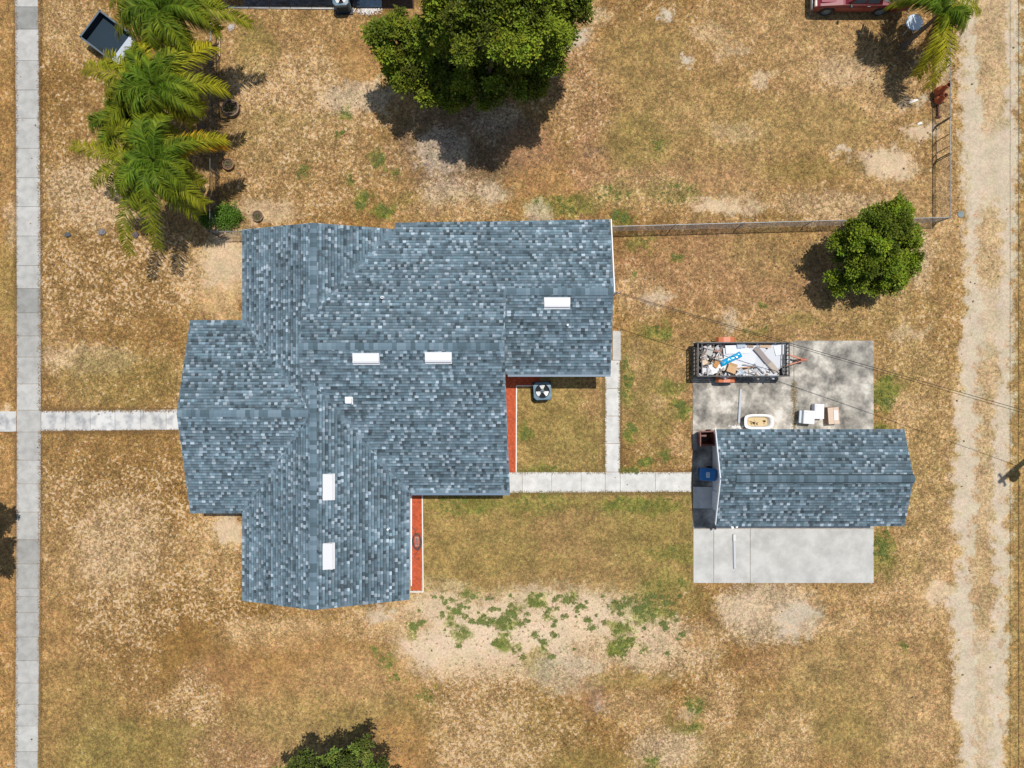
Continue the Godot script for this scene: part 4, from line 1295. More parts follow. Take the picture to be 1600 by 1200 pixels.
# ------------------------------------------------------------------ palms
func frond(parent: Node, from: Vector3, az: float, reach: float, rise: float, drop: float, tint: Color, tipc: Color, leafl := 0.62) -> void:
	# a feather leaf: curved rib with two rows of drooping leaflets set at several angles
	var mb := MB.new()
	var pts := []
	var n := 26
	var dir := Vector3(cos(az), 0, sin(az))
	var sway := rng.randfn(0, 0.12)
	for i in n + 1:
		var t := i / float(n)
		var s := dir.rotated(Vector3.UP, sway * t)
		pts.append(from + s * reach * (t * 1.05 - 0.10 * t * t * t) + Vector3(0, rise * sin(t * PI * 0.62) - drop * t * t, 0))
	mb.col = tint.lerp(Color(0.30, 0.30, 0.05), 0.35)
	mb.tube(pts, [0.028, 0.026, 0.022, 0.02, 0.018, 0.016, 0.014, 0.012, 0.011, 0.01, 0.009, 0.008, 0.007, 0.006, 0.005], 5, false)
	for i in range(3, n * 4):
		var t := (i + rng.randf_range(-0.4, 0.4)) / float(n * 4)
		var k := t * n
		var a: Vector3 = pts[int(k)]
		var b: Vector3 = pts[mini(int(k) + 1, n)]
		var p := a.lerp(b, k - int(k))
		var fw := (b - a).normalized()
		var sd := fw.cross(Vector3.UP).normalized()
		for s in [-1.0, 1.0]:
			var ln := leafl * (0.30 + 0.70 * sin(PI * clampf(pow(t, 0.7) * 0.86, 0, 1))) * rng.randf_range(0.75, 1.15)
			var ang := rng.randf_range(-0.8, 1.05)
			var d = (sd * s * cos(ang) + Vector3.UP * sin(ang) * 0.7 + fw * (0.45 + 0.5 * t)).normalized()
			var m = p + d * ln * 0.55
			var e = p + d * ln + Vector3(0, -0.34 * ln, 0)
			var wv := fw * (0.015 + 0.009 * rng.randf()) * (1.0 + 0.9 * t)
			var f := rng.randf_range(0.6, 1.55)
			mb.col = tint.lerp(tipc, clampf(t * 1.1 - 0.28 + rng.randfn(0, 0.22), 0, 1)) * f
			mb.quad(p - wv * 0.5, p + wv * 0.5, m + wv, m - wv)
			mb.tri(m - wv, m + wv, e)
	part("frond", mb, M.frond, parent)

func palm(label: String, at: Vector3, h: float, list: Array, seed_: int, extra := 5, group := "palms beside the fences", lean := Vector3.ZERO) -> void:
	# list: [pixel x, pixel y of the tip, height of the tip, yellowness]
	rng.seed = seed_
	var crown := Vector3(at.x, h, at.z)
	var base := Vector3(at.x, 0, at.z) - lean
	var o := thing("palm", label, "palm", base, 0.0, group)
	var tm := MB.new()
	tm.col = Color(0.30, 0.26, 0.20)
	var pts := []
	var rad := []
	for i in 9:
		var t := i / 8.0
		pts.append((crown - base) * t + lean * 0.15 * sin(t * PI))
		rad.append(lerpf(0.125, 0.09, t) + (0.012 if i % 2 else 0.0) + (0.06 if i == 0 else 0.0))
	tm.tube(pts, rad, 10)
	part("trunk", tm, M.bark, o)
	var sh := MB.new()
	sh.col = Color(0.08, 0.13, 0.03)
	var c := crown - base
	sh.tube([c - Vector3(0, 0.05, 0), c + Vector3(0, 0.45, 0), c + Vector3(0.03, 0.95, 0)], [0.11, 0.09, 0.02], 8)
	part("crown_shaft", sh, M.leaf, o)
	var g := Color(0.068, 0.122, 0.010)
	var y := Color(0.30, 0.255, 0.012)
	var org := Color(0.50, 0.24, 0.014)
	for q in list:
		var tip := P(q[0], q[1], q[2]) - base
		var d := Vector2(tip.x - c.x, tip.z - c.z)
		var tint := g.lerp(y, clampf(q[3] * 0.7, 0, 1)) if q[3] <= 1.0 else org
		var tipc := g.lerp(y, clampf(0.42 + q[3] * 0.7, 0, 1)) if q[3] <= 1.0 else org
		# the rib rises first, then falls to the height of its tip
		var rise := 0.55 + 0.25 * rng.randf()
		var drop: float = c.y + 0.25 + rise * sin(PI * 0.62) - tip.y
		frond(o, c + Vector3(0, 0.25, 0), d.angle(), d.length() / 0.95, rise, drop, jit(tint, 0.15), tipc, 0.62 + 0.14 * rng.randf())
	for k in 3:
		var az2 := rng.randf() * TAU
		frond(o, c + Vector3(0, 0.05, 0), az2, rng.randf_range(0.6, 1.1), 0.2, rng.randf_range(1.6, 2.3), jit(Color(0.20, 0.12, 0.05), 0.2), Color(0.28, 0.18, 0.08), 0.4)
	for k in extra:
		var az := TAU * (k + rng.randf() * 0.6) / extra
		frond(o, c + Vector3(0, 0.35, 0), az, rng.randf_range(1.1, 2.3), rng.randf_range(0.9, 1.4), rng.randf_range(0.8, 1.9), jit(g, 0.25), g.lerp(y, 0.4), 0.58)

func palms() -> void:
	palm("feather palm in the middle of the cluster beside the dark cart", P(247, 138, 4.7), 4.7, [[128, 118, 4.1, 0.5], [185, 175, 3.5, 0.3], [225, 62, 4.9, 0.9], [165, 85, 4.1, 0.6], [235, 215, 3.7, 0.3], [355, 145, 3.8, 0.55], [338, 80, 4.3, 0.9], [305, 190, 3.6, 0.3], [318, 172, 3.8, 0.4], [300, 150, 4.7, 0.3], [165, 150, 4.1, 0.35], [285, 85, 5.3, 0.3], [205, 105, 5.5, 0.2], [160, 215, 2.9, 0.3]], 201, 11)
	palm("feather palm with one orange frond, nearest the tyre and planters", P(248, 255, 4.6), 4.6, [[108, 243, 4.1, 0.55], [172, 375, 3.1, 0.25], [255, 392, 3.0, 0.25], [316, 325, 3.9, 0.4], [352, 215, 4.0, 0.6], [195, 185, 4.3, 0.3], [145, 285, 4.1, 0.4], [175, 305, 3.9, 0.15], [215, 330, 4.1, 0.2], [290, 255, 4.7, 0.2], [240, 200, 5.3, 0.2], [345, 213, 3.5, 2.0], [318, 290, 3.2, 0.3], [290, 345, 3.0, 0.25]], 202, 11)
	palm("feather palm at the patio end of the cluster", P(258, 22, 4.9), 4.9, [[185, 62, 3.9, 0.25], [200, 20, 4.3, 0.2], [345, 45, 4.1, 0.4], [392, 30, 3.7, 0.3], [318, 78, 3.9, 0.3], [260, 90, 4.1, 0.25], [225, 75, 4.1, 0.3], [280, 60, 4.9, 0.25], [230, -40, 4.6, 0.2], [300, -35, 4.6, 0.2], [175, -5, 4.3, 0.3], [345, 5, 4.5, 0.2]], 203, 11)
	palm("small young feather palm between the bigger ones, leaning to the street", P(205, 190, 2.9), 2.9, [[165, 215, 2.9, 0.6], [170, 245, 2.5, 0.6], [180, 160, 3.3, 0.3], [240, 240, 2.9, 0.2], [255, 175, 3.5, 0.2], [215, 255, 2.7, 0.25], [290, 240, 2.9, 0.75]], 204, 7)
	palm("lone feather palm beside the alley fence, over the white table", P(1467, 24, 3.1), 3.1, [[1452, 138, 1.5, 1.0], [1444, 120, 1.7, 0.9], [1528, 25, 2.2, 0.55], [1505, 45, 2.4, 0.3], [1392, 2, 2.4, 0.15], [1500, -30, 3.0, 0.2], [1450, -45, 3.0, 0.2], [1405, -20, 3.0, 0.2], [1475, 50, 3.2, 0.2]], 205, 3)

# ------------------------------------------------------------------ things in the yard
func bed(called: String, label: String, x0: float, y0: float, x1: float, y1: float, edges: Array) -> void:
	var o := thing(called, label, "flower bed", Vector3.ZERO, 0.0, "red mulch beds along the house")
	var a := P(x0, y0)
	var b := P(x1, y1)
	var mb := MB.new()
	var nx := int((b.x - a.x) / 0.11) + 1
	var nz := int((b.z - a.z) / 0.11) + 1
	var hs := []
	for i in (nx + 1) * (nz + 1): hs.append(0.04 + rng.randf() * 0.035)
	for i in nx:
		for j in nz:
			mb.col = jit(Color(0.58, 0.125, 0.048), 0.2)
			var f := func(u: int, v: int) -> Vector3: return Vector3(lerpf(a.x, b.x, u / float(nx)), hs[v * (nx + 1) + u], lerpf(a.z, b.z, v / float(nz)))
			mb.out_quad(f.call(i, j), f.call(i + 1, j), f.call(i + 1, j + 1), f.call(i, j + 1), Vector3.UP)
	var m := part("mulch", mb, M.mulch, o)
	m.set_meta("kind", "stuff")
	for e in edges:
		var q := MB.new()
		q.col = Color(0.74, 0.71, 0.68)
		var p0 := P(e[0], e[1])
		var p1 := P(e[2], e[3])
		var d := p1 - p0
		q.cbox(Transform3D(Basis(Vector3.UP, -atan2(d.z, d.x)), (p0 + p1) / 2 + Vector3(0, 0.05, 0)), Vector3(d.length(), 0.12, 0.055), 0.008)
		part("edging", q, M.paint, o)

func yard_things() -> void:
	rng.seed = 11
	bed("mulch_bed", "red mulch strip with white edging along the long wing, holding the coiled hose", 643, 770, 659, 922, [[660, 769, 661.5, 924], [636, 924, 662, 924]])
	bed("mulch_bed", "red mulch strip with white edging beside the small sod square", 790, 585, 806, 738, [[807, 603, 806.5, 737]])
	bed("mulch_bed", "short red mulch strip in the roof shade behind the air conditioner", 806.5, 580, 842, 602, [[807, 602.7, 834, 602.7]])
	var ln := MB.new()
	ln.col = Color(0.7, 0.56, 0.4)
	var e0 := P(898, 588)
	var e1 := P(946, 587.5)
	ln.cbox(Transform3D(Basis.IDENTITY, (e0 + e1) / 2 + Vector3(0, 0.05, 0)), Vector3(e1.x - e0.x, 0.14, 0.06), 0.01)
	solo("edging_board", ln, M.paint, "pale edging board under the eave beside the white walk", "board")
	condenser(P(847.5, 611, 0.8), 0.9, "dark blue air conditioner with a three blade fan, beside the red mulch", 0.8)
	hose()
	bins()
	pad_things()
	# cart by the palms
	cart()
	# tyre on its side among the palms
	var t := thing("tyre", "black tyre with deep tread leaning under the palm fronds", "tyre", P(291, 157, 0.2), 0.0)
	t.rotation = Vector3(0.75, 0.5, 0.3)
	t.position.y = 0.3
	var tm := MB.new()
	tm.col = Color(0.018, 0.02, 0.022)
	var prof := []
	for k in 15:
		var a := TAU * k / 14.0
		prof.append(Vector2(0.34 + 0.115 * cos(a - PI / 2) * (1.0 if absf(sin(a - PI / 2)) < 0.9 else 1.0), 0.13 * sin(a - PI / 2)))
	tm.lathe(prof, 36)
	part("body", tm, M.rubber, t)
	var td := MB.new()
	td.col = Color(0.03, 0.034, 0.04)
	for k in 28:
		for s in [-1.0, 1.0]:
			td.box(Transform3D(Basis(Vector3.UP, TAU * k / 28.0 + s * 0.04), Vector3.ZERO).translated_local(Vector3(0.445, s * 0.05, 0)).rotated_local(Vector3.RIGHT, 0.4 * s), Vector3(0.03, 0.085, 0.05))
	var tread := part("tread", td, M.rubber, t)
	# rocks along the street lawn
	var k := 0
	for q in [[107, 367, 0.34, 0.19, "small dark rock standing alone nearest the sidewalk"], [160, 363, 0.42, 0.14, "flat grey rock at the tip of a palm frond"], [213, 367, 0.34, 0.2, "rounded purplish rock between two palm fronds"]]:
		var r := MB.new()
		r.col = [Color(0.13, 0.14, 0.15), Color(0.25, 0.25, 0.27), Color(0.17, 0.15, 0.16)][k]
		rock(r, q[2], q[3], 300 + k)
		solo("rock", r, M.clay, q[4], "rock", P(q[0], q[1]), 0.5 * k, "rocks on the street lawn")
		k += 1
	# white stones by the patio
	k = 0
	for q in [[300, 13, 0.55, 0.08, "white stone slab lying in sand at the patio end of the palms"], [361, 43, 0.4, 0.08, "white stone slab in the grass beside the palm gate"]]:
		for j in 1:
			var r := MB.new()
			r.col = Color(0.60, 0.56, 0.54)
			rock(r, q[2], q[3], 320 + k)
			solo("white_stone", r, M.clay, q[4], "stone", P(q[0], q[1]), 0.4 * k, "white stones by the patio")
		k += 1
	# planters
	planter(P(360, 168, 0.3), 0.42, 0.3, "round stone planter with little green growth, beside the tyre", Color(0.30, 0.22, 0.16), true)
	planter(P(356, 256, 0.25), 0.29, 0.25, "small terracotta planter beside the fence near the orange frond", Color(0.33, 0.19, 0.12), false)
	planter(P(402, 337, 0.2), 0.28, 0.2, "low tan pot with dark soil near the house corner", Color(0.34, 0.27, 0.17), false)
	# chimineas
	chiminea(P(1461.5, 147), 1.15, 0.24, "taller clay chiminea at the alley fence under the palm tip")
	chiminea(P(1462.5, 159), 0.85, 0.23, "shorter orange clay chiminea beside the taller one")
	var rp := MB.new()
	rp.col = Color(0.20, 0.085, 0.05)
	rp.tube([P(1464, 166) + Vector3(0, 0.1, 0), P(1464.5, 184) + Vector3(0, 0.12, 0)], [0.05], 8)
	rp.bx(P(1465, 183.5) + Vector3(0, 0.06, 0), Vector3(0.26, 0.12, 0.08))
	rp.bx(P(1464.5, 168) + Vector3(0, 0.03, 0), Vector3(0.14, 0.07, 0.08))
	solo("rusty_post", rp, M.clay, "rusty post lying at the fence foot between chimineas and gate", "post")
	# round white table with a glass like top
	var tb := thing("round_table", "round white garden table under the lone palm by the truck", "table", P(1429, 35, 0.7) * Vector3(1, 0, 1))
	var m := MB.new()
	m.col = Color(0.62, 0.70, 0.76)
	m.lathe([Vector2(0.40, 0.67), Vector2(0.43, 0.68), Vector2(0.43, 0.70), Vector2(0.40, 0.71), Vector2(0.0, 0.705)], 36)
	part("table_top", m, M.plastic, tb)
	m = MB.new()
	m.col = Color(0.16, 0.24, 0.30)
	m.lathe([Vector2(0.41, 0.714), Vector2(0.432, 0.706), Vector2(0.432, 0.69)], 36)
	part("rim", m, M.paint, tb)
	for a in 4:
		var l := MB.new()
		l.col = Color(0.55, 0.57, 0.6)
		var d := Vector3(cos(a * PI / 2 + 0.6), 0, sin(a * PI / 2 + 0.6))
		l.tube([d * 0.1 + Vector3(0, 0.67, 0), d * 0.12 + Vector3(0, 0.3, 0), d * 0.36], [0.02], 6)
		part("leg", l, M.metal, tb)
	# litter by the alley palm
	for q in [[1427, 158, "long white scrap on the sand below the alley palm", 0.5], [1437, 193, "small white scrap on bare sand near the gate", 0.26]]:
		var sc := MB.new()
		sc.col = Color(0.72, 0.68, 0.62)
		var w: float = q[3]
		sc.quad(Vector3(-w / 2, 0.03, -0.04), Vector3(0, 0.07, -0.07), Vector3(0.02, 0.05, 0.07), Vector3(-w / 2, 0.02, 0.05))
		sc.quad(Vector3(0, 0.07, -0.07), Vector3(w / 2, 0.02, -0.02), Vector3(w / 2, 0.03, 0.06), Vector3(0.02, 0.05, 0.07))
		solo("paper_scrap", sc, M.straw, q[2], "litter", P(q[0], q[1]), 0.35)
	var wc := MB.new()
	wc.col = Color(0.22, 0.27, 0.27)
	wc.lathe([Vector2(0.17, -0.02), Vector2(0.17, 0.03), Vector2(0.15, 0.04), Vector2(0, 0.04)], 20)
	solo("valve_cover", wc, M.concrete, "round bluish valve cover in the sand by the fence corner", "cover", P(1501, 335))

func rock(mb: MB, r: float, h: float, seed_: int) -> void:
	var f := FastNoiseLite.new()
	f.seed = seed_; f.frequency = 0.9
	var rows := 7
	var sides := 11
	var pt := func(i: int, k: int) -> Vector3:
		var a := PI * i / rows
		var b := TAU * (k % sides) / sides
		var d := Vector3(sin(a) * cos(b), cos(a), sin(a) * sin(b))
		var s := 0.5 * (1.0 + 0.6 * f.get_noise_3d(d.x * 1.4, d.y * 1.4, d.z * 1.4))
		return Vector3(d.x * r * s, d.y * h * s * 1.4 + h * 0.2, d.z * r * s * 0.8)
	for i in rows:
		for k in sides:
			mb.out_quad(pt.call(i, k), pt.call(i, k + 1), pt.call(i + 1, k + 1), pt.call(i + 1, k), pt.call(i, k) - Vector3(0, h * 0.2, 0) + Vector3(0, 0.001, 0))

func planter(at: Vector3, r: float, h: float, label: String, tint: Color, green: bool) -> void:
	var o := thing("planter", label, "planter", at * Vector3(1, 0, 1), 0.0, "round planters along the palm fence")
	var m := MB.new()
	m.col = tint
	m.lathe([Vector2(r * 0.8, -0.02), Vector2(r, h * 0.7), Vector2(r * 1.04, h), Vector2(r * 0.9, h + 0.01), Vector2(r * 0.86, h * 0.75)], 24)
	part("bowl", m, M.clay, o)
	m = MB.new()
	m.col = Color(0.16, 0.115, 0.075)
	m.lathe([Vector2(r * 0.88, h * 0.75), Vector2(r * 0.5, h * 0.82), Vector2(0.0, h * 0.8)], 18)
	part("soil", m, M.mulch, o)
	var g := MB.new()
	for i in (60 if green else 16):
		var p := Vector3(rng.randfn(0, r * 0.3), h * 0.8, rng.randfn(0, r * 0.3))
		var d := Vector3(rng.randfn(0, 0.06), rng.randf_range(0.06, 0.14), rng.randfn(0, 0.06))
		var s := Vector3(rng.randfn(0, 0.03), 0, rng.randfn(0, 0.03))
		g.col = jit(Color(0.10, 0.13, 0.03), 0.3)
		g.tri(p - s, p + s, p + d)
	part("plant", g, M.leaf, o)

func chiminea(at: Vector3, h: float, r: float, label: String) -> void:
	var o := thing("chiminea", label, "chiminea", at, 0.6, "clay chimineas by the alley fence")
	var m := MB.new()
	m.col = Color(0.52, 0.13, 0.05)
	m.lathe([Vector2(r * 0.55, h * 0.10), Vector2(r * 0.95, h * 0.22), Vector2(r, h * 0.36), Vector2(r * 0.85, h * 0.5), Vector2(r * 0.5, h * 0.62), Vector2(r * 0.4, h * 0.8), Vector2(r * 0.42, h * 0.95), Vector2(r * 0.52, h), Vector2(r * 0.42, h), Vector2(r * 0.32, h * 0.9), Vector2(r * 0.3, h * 0.6)], 22)
	part("body", m, M.clay, o)
	m = MB.new()
	m.col = Color(0.015, 0.012, 0.01)
	m.lathe([Vector2(r * 0.34, h * 0.9), Vector2(0, h * 0.88)], 16)
	m.box(Transform3D(Basis.IDENTITY, Vector3(0, h * 0.32, r * 0.93)), Vector3(r * 0.7, h * 0.16, 0.08))
	part("opening", m, M.matte, o)
	for k in 3:
		var l := MB.new()
		l.col = Color(0.04, 0.035, 0.03)
		var d := Vector3(cos(TAU * k / 3), 0, sin(TAU * k / 3))
		l.tube([d * r * 0.6 + Vector3(0, h * 0.18, 0), d * r * 0.85], [0.016], 6)
		part("leg", l, M.metal, o)

func hose() -> void:
	var o := thing("garden_hose", "coiled grey garden hose lying on the red mulch strip", "hose", P(652, 845))
	var m := MB.new()
	m.col = Color(0.075, 0.06, 0.055)
	var pts := []
	var n := 150
	for i in n + 1:
		var t := i / float(n)
		var a := t * TAU * 6.2
		pts.append(Vector3(cos(a) * (0.25 - 0.08 * absf(sin(t * 9.0))) + 0.02 * sin(t * 40.0), 0.1 + 0.06 * t + 0.012 * sin(a * 0.7), sin(a) * (0.45 - 0.09 * absf(cos(t * 7.0)))))
	m.tube(pts, [0.017], 6)
	m.tube([pts[0], Vector3(0.02, 0.08, 0.55), Vector3(-0.1, 0.075, 0.66), Vector3(-0.14, 0.075, 0.86), Vector3(0.02, 0.075, 0.95), Vector3(0.14, 0.075, 0.88)], [0.017], 6)
	m.tube([pts[n], Vector3(-0.1, 0.09, -0.5), Vector3(-0.12, 0.08, -0.62), Vector3(-0.25, 0.1, -0.72)], [0.017], 6)
	part("coil", m, M.rubber, o)
	m = MB.new()
	m.col = Color(0.50, 0.45, 0.42)
	for k in 4:
		m.tube([Vector3(-0.08 + 0.05 * k, 0.17, -0.26), Vector3(-0.09 + 0.055 * k, 0.19, 0), Vector3(-0.06 + 0.04 * k, 0.17, 0.27)], [0.010], 6)
	m.tube([Vector3(-0.1, 0.17, -0.2), Vector3(0.09, 0.17, -0.2)], [0.012], 6)
	m.tube([Vector3(-0.1, 0.17, 0.2), Vector3(0.09, 0.17, 0.2)], [0.012], 6)
	part("hose_rack", m, M.metal, o)

func hollow_box(mb: MB, t: Transform3D, w: float, d: float, h: float, taper: float, wall: float, floor_y: float) -> void:
	# open box: outer walls, rim, inner walls, floor
	var ring := func(y: float, k: float, off: float) -> Array:
		return [t * Vector3(-w / 2 * k + off, y, -d / 2 * k + off), t * Vector3(w / 2 * k - off, y, -d / 2 * k + off), t * Vector3(w / 2 * k - off, y, d / 2 * k - off), t * Vector3(-w / 2 * k + off, y, d / 2 * k - off)]
	var rs := [ring.call(0.0, taper, 0.0), ring.call(h, 1.0, 0.0), ring.call(h, 1.0, wall), ring.call(floor_y, lerpf(taper, 1.0, floor_y / h), wall)]
	var ctr := t * Vector3(0, h * 0.5, 0)
	for i in 3:
		for k in 4:
			var a: Vector3 = rs[i][k]
			var b: Vector3 = rs[i][(k + 1) % 4]
			var e: Vector3 = rs[i + 1][(k + 1) % 4]
			var f: Vector3 = rs[i + 1][k]
			var mid := (a + b) * 0.5 - ctr
			var o := Vector3(mid.x, 0, mid.z) if i == 0 else (t.basis.y if i == 1 else Vector3(-mid.x, 0, -mid.z))
			mb.out_quad(a, b, e, f, o)
	mb.out_quad(rs[3][0], rs[3][1], rs[3][2], rs[3][3], t.basis.y)

func bins() -> void:
	# brown bin without a lid
	var at := P(1105.5, 685, 1.0) * Vector3(1, 0, 1)
	var o := thing("rubbish_bin", "brown open rubbish bin at the corner of the garage", "bin", at, 0.03, "bins beside the garage wall")
	var m := MB.new()
	m.col = Color(0.115, 0.032, 0.022)
	hollow_box(m, Transform3D(Basis.IDENTITY, Vector3(0, 0.06, 0)), 0.72, 0.70, 0.94, 0.78, 0.035, 0.1)
	part("body", m, M.plastic, o)
	m = MB.new()
	m.col = Color(0.16, 0.05, 0.036)
	for s in [-1.0, 1.0]:
		m.cbox(Transform3D(Basis.IDENTITY, Vector3(s * 0.365, 0.99, 0)), Vector3(0.06, 0.05, 0.79), 0.015)
		m.cbox(Transform3D(Basis.IDENTITY, Vector3(0, 0.992, s * 0.355)), Vector3(0.67, 0.05, 0.06), 0.015)
	part("rim", m, M.plastic, o)
	m = MB.new()
	m.col = Color(0.09, 0.025, 0.018)
	m.cbox(Transform3D(Basis.from_euler(Vector3(0, 0, 0.12)), Vector3(0.44, 0.6, 0)), Vector3(0.05, 0.75, 0.66), 0.02)
	part("lid", m, M.plastic, o)
	wheels(o, 0.3, 0.36)
	# blue bin with a printed label on its lid
	at = P(1106.5, 741.5, 1.05) * Vector3(1, 0, 1)
	o = thing("recycling_bin", "blue lidded recycling bin with a white lid label by the garage wall", "bin", at, -0.05, "bins beside the garage wall")
	m = MB.new()
	m.col = Color(0.008, 0.055, 0.16)
	hollow_box(m, Transform3D(Basis.IDENTITY, Vector3(0, 0.06, 0)), 0.70, 0.58, 0.94, 0.76, 0.03, 0.85)
	part("body", m, M.plastic, o)
	m = MB.new()
	m.col = Color(0.012, 0.16, 0.42)
	m.cbox(Transform3D(Basis.from_euler(Vector3(0, 0, 0.04)), Vector3(0.0, 1.03, 0)), Vector3(0.80, 0.07, 0.64), 0.03)
	m.cbox(Transform3D(Basis.from_euler(Vector3(0, 0, 0.04)), Vector3(0.0, 1.065, 0)), Vector3(0.58, 0.035, 0.46), 0.015)
	m.tube([Vector3(0.43, 1.0, -0.26), Vector3(0.43, 1.0, 0.26)], [0.02], 8)
	var lid := part("lid", m, M.plastic, o)
	m = MB.new()
	m.col = Color(0.62, 0.70, 0.76)
	m.box(Transform3D(Basis.from_euler(Vector3(0, 0, 0.04)), Vector3(-0.02, 1.086, 0.02)), Vector3(0.17, 0.004, 0.26))
	m.col = Color(0.15, 0.24, 0.33)
	for k in 4:
		m.box(Transform3D(Basis.from_euler(Vector3(0, 0, 0.04)), Vector3(-0.02, 1.089, -0.06 + k * 0.05)), Vector3(0.10, 0.003, 0.022))
	part("label", m, M.paint, lid)
	wheels(o, 0.3, 0.3)

func wheels(o: Node3D, x: float, z: float) -> void:
	for s in [-1.0, 1.0]:
		var m := MB.new()
		m.col = Color(0.015, 0.015, 0.016)
		m.lathe([Vector2(0.0, -0.03), Vector2(0.11, -0.03), Vector2(0.125, -0.01), Vector2(0.125, 0.01), Vector2(0.11, 0.03), Vector2(0, 0.03)], 18, Transform3D(Basis.from_euler(Vector3(PI / 2, 0, 0)), Vector3(x, 0.125, s * z)))
		part("wheel", m, M.rubber, o)

func pad_things() -> void:
	# bathtub
	var at := P(1186, 659, 0.5) * Vector3(1, 0, 1)
	var o := thing("bathtub", "white bathtub with tan water and leaves, at the garage eave", "bathtub", at)
	var m := MB.new()
	var ring := func(L: float, W: float, y: float) -> Array:
		var out := []
		for k in 40:
			var a := TAU * k / 40
			var c := cos(a)
			var s := sin(a)
			out.append(Vector3(signf(c) * pow(absf(c), 0.5) * L, y, signf(s) * pow(absf(s), 0.5) * W))
		return out
	var join := func(r0: Array, r1: Array, inward: float) -> void:
		for k in 40:
			var a: Vector3 = r0[k]
			var b: Vector3 = r0[(k + 1) % 40]
			var d: Vector3 = r1[(k + 1) % 40]
			var e: Vector3 = r1[k]
			m.out_quad(a, b, d, e, Vector3(a.x * inward, 0.25, a.z * inward))
	m.col = Color(0.72, 0.71, 0.70)
	join.call(ring.call(0.62, 0.28, 0.06), ring.call(0.74, 0.37, 0.47), 1.0)
	join.call(ring.call(0.74, 0.37, 0.47), ring.call(0.755, 0.385, 0.50), 1.0)
	join.call(ring.call(0.755, 0.385, 0.50), ring.call(0.66, 0.30, 0.505), 0.0)
	join.call(ring.call(0.66, 0.30, 0.505), ring.call(0.60, 0.26, 0.46), -1.0)
	m.col = Color(0.66, 0.60, 0.5)
	join.call(ring.call(0.60, 0.26, 0.46), ring.call(0.46, 0.19, 0.16), -1.0)
	part("tub", m, M.plastic, o)
	m = MB.new()
	m.col = Color(0.50, 0.37, 0.18)
	var w: Array = ring.call(0.505, 0.215, 0.26)
	for k in range(1, 39): m.out_tri(w[0], w[k], w[k + 1], Vector3.UP)
	part("water", m, M.plastic, o)
	m = MB.new()
	for k in 90:
		var p := Vector3(rng.randfn(-0.22, 0.12), 0.272, rng.randfn(0.08, 0.05)) if k < 60 else Vector3(rng.randfn(0.36, 0.05), 0.272, rng.randfn(0.0, 0.06))
		if Vector2(p.x / 0.48, p.z / 0.2).length() > 1.0: continue
		m.col = jit(Color(0.045, 0.025, 0.012), 0.5)
		m.box(Transform3D(Basis(Vector3.UP, rng.randf() * 3), p), Vector3(rng.randf_range(0.02, 0.06), 0.01, rng.randf_range(0.01, 0.025)))
	var lv := part("leaves", m, M.matte, o)
	lv.set_meta("kind", "stuff")
	# white kitchen units and the carton
	var boxes := [
		[1264.5, 652, 17.5, 21, 0.62, -0.06, "white appliance box nearest the bathtub, with a slanted side", Color(0.70, 0.70, 0.72), "storage_box"],
		[1280.5, 643, 15, 23.5, 0.45, -0.02, "narrow white box behind the bigger white one", Color(0.68, 0.68, 0.73), "storage_box"],
	]
	for q in boxes:
		var h: float = q[4]
		var b := thing(q[8], q[6], "box", P(q[0], q[1], h) * Vector3(1, 0, 1), q[5], "white boxes on the garage pad")
		var k := (1.0 - h / CAM) / SC
		m = MB.new()
		m.col = q[7]
		m.cbox(Transform3D(Basis.IDENTITY, Vector3(0, h / 2, 0)), Vector3(q[2] * k, h, q[3] * k), 0.02)
		if h > 0.6:
			m.col = Color(0.55, 0.60, 0.64)
			m.cbox(Transform3D(Basis.from_euler(Vector3(0, 0, 0.32)), Vector3(-q[2] * k * 0.5 - 0.05, h * 0.44, 0.0)), Vector3(0.12, h * 0.86, q[3] * k * 0.94), 0.02)
		part("body", m, M.paint, b)
		m = MB.new()
		m.col = Color(0.64, 0.64, 0.67)
		m.cbox(Transform3D(Basis.IDENTITY, Vector3(0, h + 0.004, 0)), Vector3(q[2] * k * 0.86, 0.014, q[3] * k * 0.86), 0.005)
		part("lid", m, M.paint, b)
		m = MB.new()
		m.col = Color(0.2, 0.19, 0.18)
		m.bx(Vector3(-q[2] * k * 0.3, h + 0.014, -q[3] * k * 0.36), Vector3(0.05, 0.01, 0.03))
		part("latch", m, M.paint, b)
	var h := 0.5
	var c := thing("cardboard_box", "brown cardboard carton with a pale paper sheet on top", "box", P(1302.5, 649.5, h) * Vector3(1, 0, 1), 0.07)
	m = MB.new()
	m.col = Color(0.30, 0.185, 0.11)
	m.cbox(Transform3D(Basis.IDENTITY, Vector3(0, h / 2, 0)), Vector3(0.56, h, 0.86), 0.006)
	part("carton", m, M.matte, c)
	m = MB.new()
	m.col = Color(0.58, 0.45, 0.35)
	for s in [-1.0, 1.0]:
		m.box(Transform3D(Basis.from_euler(Vector3(0, 0, s * -0.03)), Vector3(s * 0.142, h + 0.006, 0)), Vector3(0.274, 0.008, 0.855))
	part("flap", m, M.matte, c)
	m = MB.new()
	m.col = Color(0.70, 0.67, 0.65)
	m.box(Transform3D(Basis(Vector3.UP, -0.03), Vector3(0.12, h + 0.019, -0.02)), Vector3(0.22, 0.004, 0.5))
	m.col = Color(0.42, 0.40, 0.4)
	for k in 7: m.box(Transform3D(Basis(Vector3.UP, -0.03), Vector3(0.12 + 0.02 * sin(k * 2.0), h + 0.0225, -0.2 + k * 0.06)), Vector3(0.13, 0.003, 0.012))
	part("paper_sheet", m, M.matte, c)
	# two lengths of white rain pipe
	var p0 := P(1156.5, 608)
	var p1 := P(1153.5, 661)
	var d := p1 - p0
	m = MB.new()
	m.col = Color(0.42, 0.45, 0.48)
